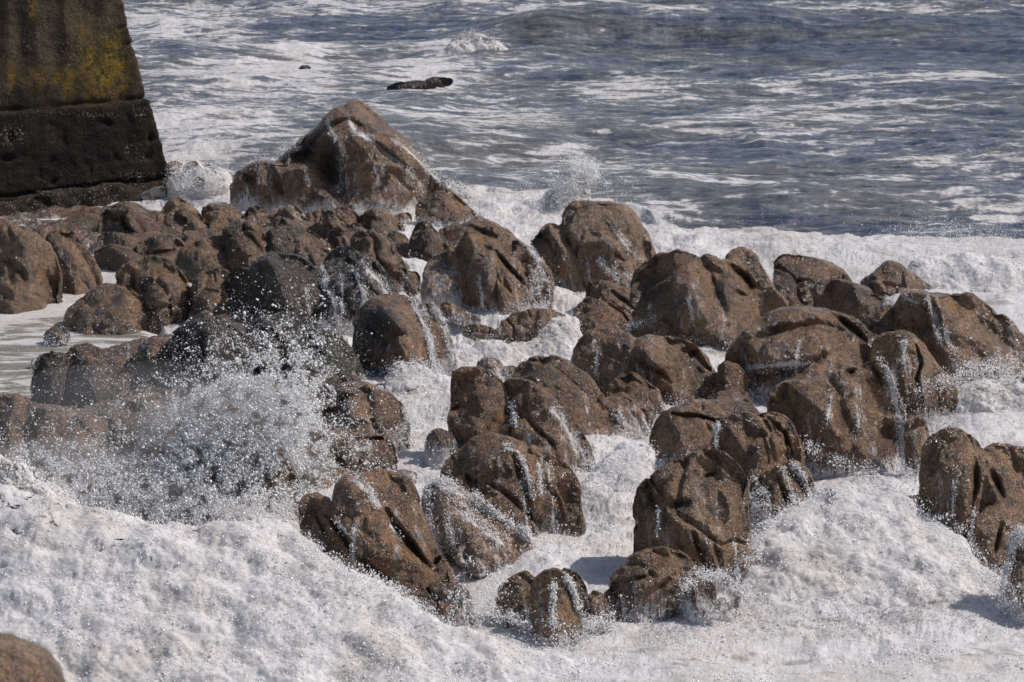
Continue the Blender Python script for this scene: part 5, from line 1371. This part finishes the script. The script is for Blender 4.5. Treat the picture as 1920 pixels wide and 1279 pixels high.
drops("sea_spray", "drops along the slopes and foot of the pyramid boulder", [
    (2200, 'path', [(430, 350), (470, 312), (520, 290), (560, 262)], 392, .2, .006, .024, 6),
    (2400, 'path', [(770, 282), (810, 325), (850, 352), (900, 372), (980, 378)], 392, .3, .006, .026, 8),
    (1500, 'path', [(590, 372), (650, 356), (720, 348), (800, 360)], 400, .3, .006, .026, 8),
    (4200, 'fan', ((320, 352), (428, 352), (4, -70)), 392, .3, .007, .030, 8)], 9)
drops("sea_spray", "drops and froth strings around the middle basin rocks", [
    (2500, 'path', [(1000, 590), (1030, 560), (1010, 500), (990, 580), (930, 600)], 640, .3, .005, .022, 10),
    (2000, 'path', [(1170, 612), (1210, 604), (1240, 622)], 640, .2, .005, .020, 6),
    (1500, 'path', [(1110, 700), (1140, 692), (1160, 690)], 735, .1, .005, .020, 6),
    (2500, 'path', [(740, 700), (800, 690), (850, 800), (810, 810)], 800, .3, .005, .022, 10),
    (1200, 'path', [(740, 820), (765, 790), (760, 760)], 850, .2, .005, .020, 6)], 11)
drops("sea_spray", "drops thrown up along the front edge of the lower right rocks", [
    (4500, 'path', [(1400, 1060), (1440, 985), (1520, 940), (1640, 905), (1730, 960)], 1150, .5, .005, .022, 12),
    (4500, 'path', [(1740, 980), (1800, 1015), (1860, 1090), (1910, 1120)], 1150, .4, .005, .022, 14),
    (3000, 'path', [(1280, 1110), (1310, 1080), (1370, 1078), (1400, 1110)], 1165, .3, .005, .022, 9),
    (3500, 'path', [(1720, 740), (1800, 700), (1850, 690), (1919, 690)], 790, .4, .006, .024, 12),
    (2500, 'path', [(1500, 830), (1600, 880), (1690, 900), (1720, 870)], 920, .3, .005, .022, 10),
    (3500, 'path', [(1090, 930), (1130, 880), (1190, 850), (1180, 960)], 1000, .4, .005, .022, 16)], 13)
drops("sea_spray", "drops along the top edge of the left front splash", [
    (6000, 'path', [(560, 1010), (640, 1070), (720, 1100), (800, 1150), (840, 1190)], 1200, .4, .005, .022, 10),
    (4000, 'path', [(930, 1150), (1000, 1170), (1090, 1180), (1140, 1160)], 1200, .3, .005, .020, 9),
    (3000, 'path', [(850, 1110), (900, 1150), (940, 1090)], 1180, .3, .005, .022, 14)], 17)
# fine mist hanging in the left burst: soft overlapping bodies of thin vapour
def mist(label, u, v, base, ru, rv, rd, dens):
    M = bpy.data.materials.new("mist"); M.use_nodes = True
    t = M.node_tree; t.nodes.clear()
    pv = t.nodes.new('ShaderNodeVolumePrincipled'); pv.inputs['Density'].default_value = dens
    pv.inputs['Color'].default_value = (.93, .92, .93, 1)
    o_ = t.nodes.new('ShaderNodeOutputMaterial'); t.links.new(pv.outputs[0], o_.inputs['Volume'])
    Y = gdist(base); x, y, z = unproj(u, v, Y, .1, 0.0)
    th = np.linspace(0, math.pi, 20); ph = np.linspace(0, 2 * math.pi, 33)[:-1]
    T_, P_ = np.meshgrid(th, ph, indexing='ij')
    V = np.stack([np.sin(T_) * np.cos(P_) * ru * Y / FPX, np.sin(T_) * np.sin(P_) * rd, np.cos(T_) * rv * Y / FPX], -1)
    V = V + V * (.25 * pn3(V[..., 0] * 1.2 + u, V[..., 1] * 1.2, V[..., 2] * 1.2))[..., None]
    i = np.arange(20 * 32).reshape(20, 32); j = np.roll(i, -1, 1)
    F = np.stack([i[:-1], i[1:], j[1:], j[:-1]], -1).reshape(-1, 4)
    o = mesh_obj("spray_mist", V.reshape(-1, 3), F, M); o.location = (x, y, z)
    tag(o, label, "spray", "spray thrown up by the waves", 'stuff')
mist("faint mist veiling the brown rocks behind the left burst", 300, 800, 905, 330, 130, .8, .13)
mist("thicker mist at the heart of the left burst", 430, 850, 955, 200, 150, .6, .62)
mist("mist drifting at the left picture edge above the splash", 60, 920, 985, 300, 105, .6, .40)
mist("mist where the left burst falls back onto the surf", 330, 965, 1020, 260, 70, .5, .35)
print("done", round(time.time() - _t0, 1), sum(len(o.data.polygons) for o in bpy.data.objects if o.type == 'MESH'))
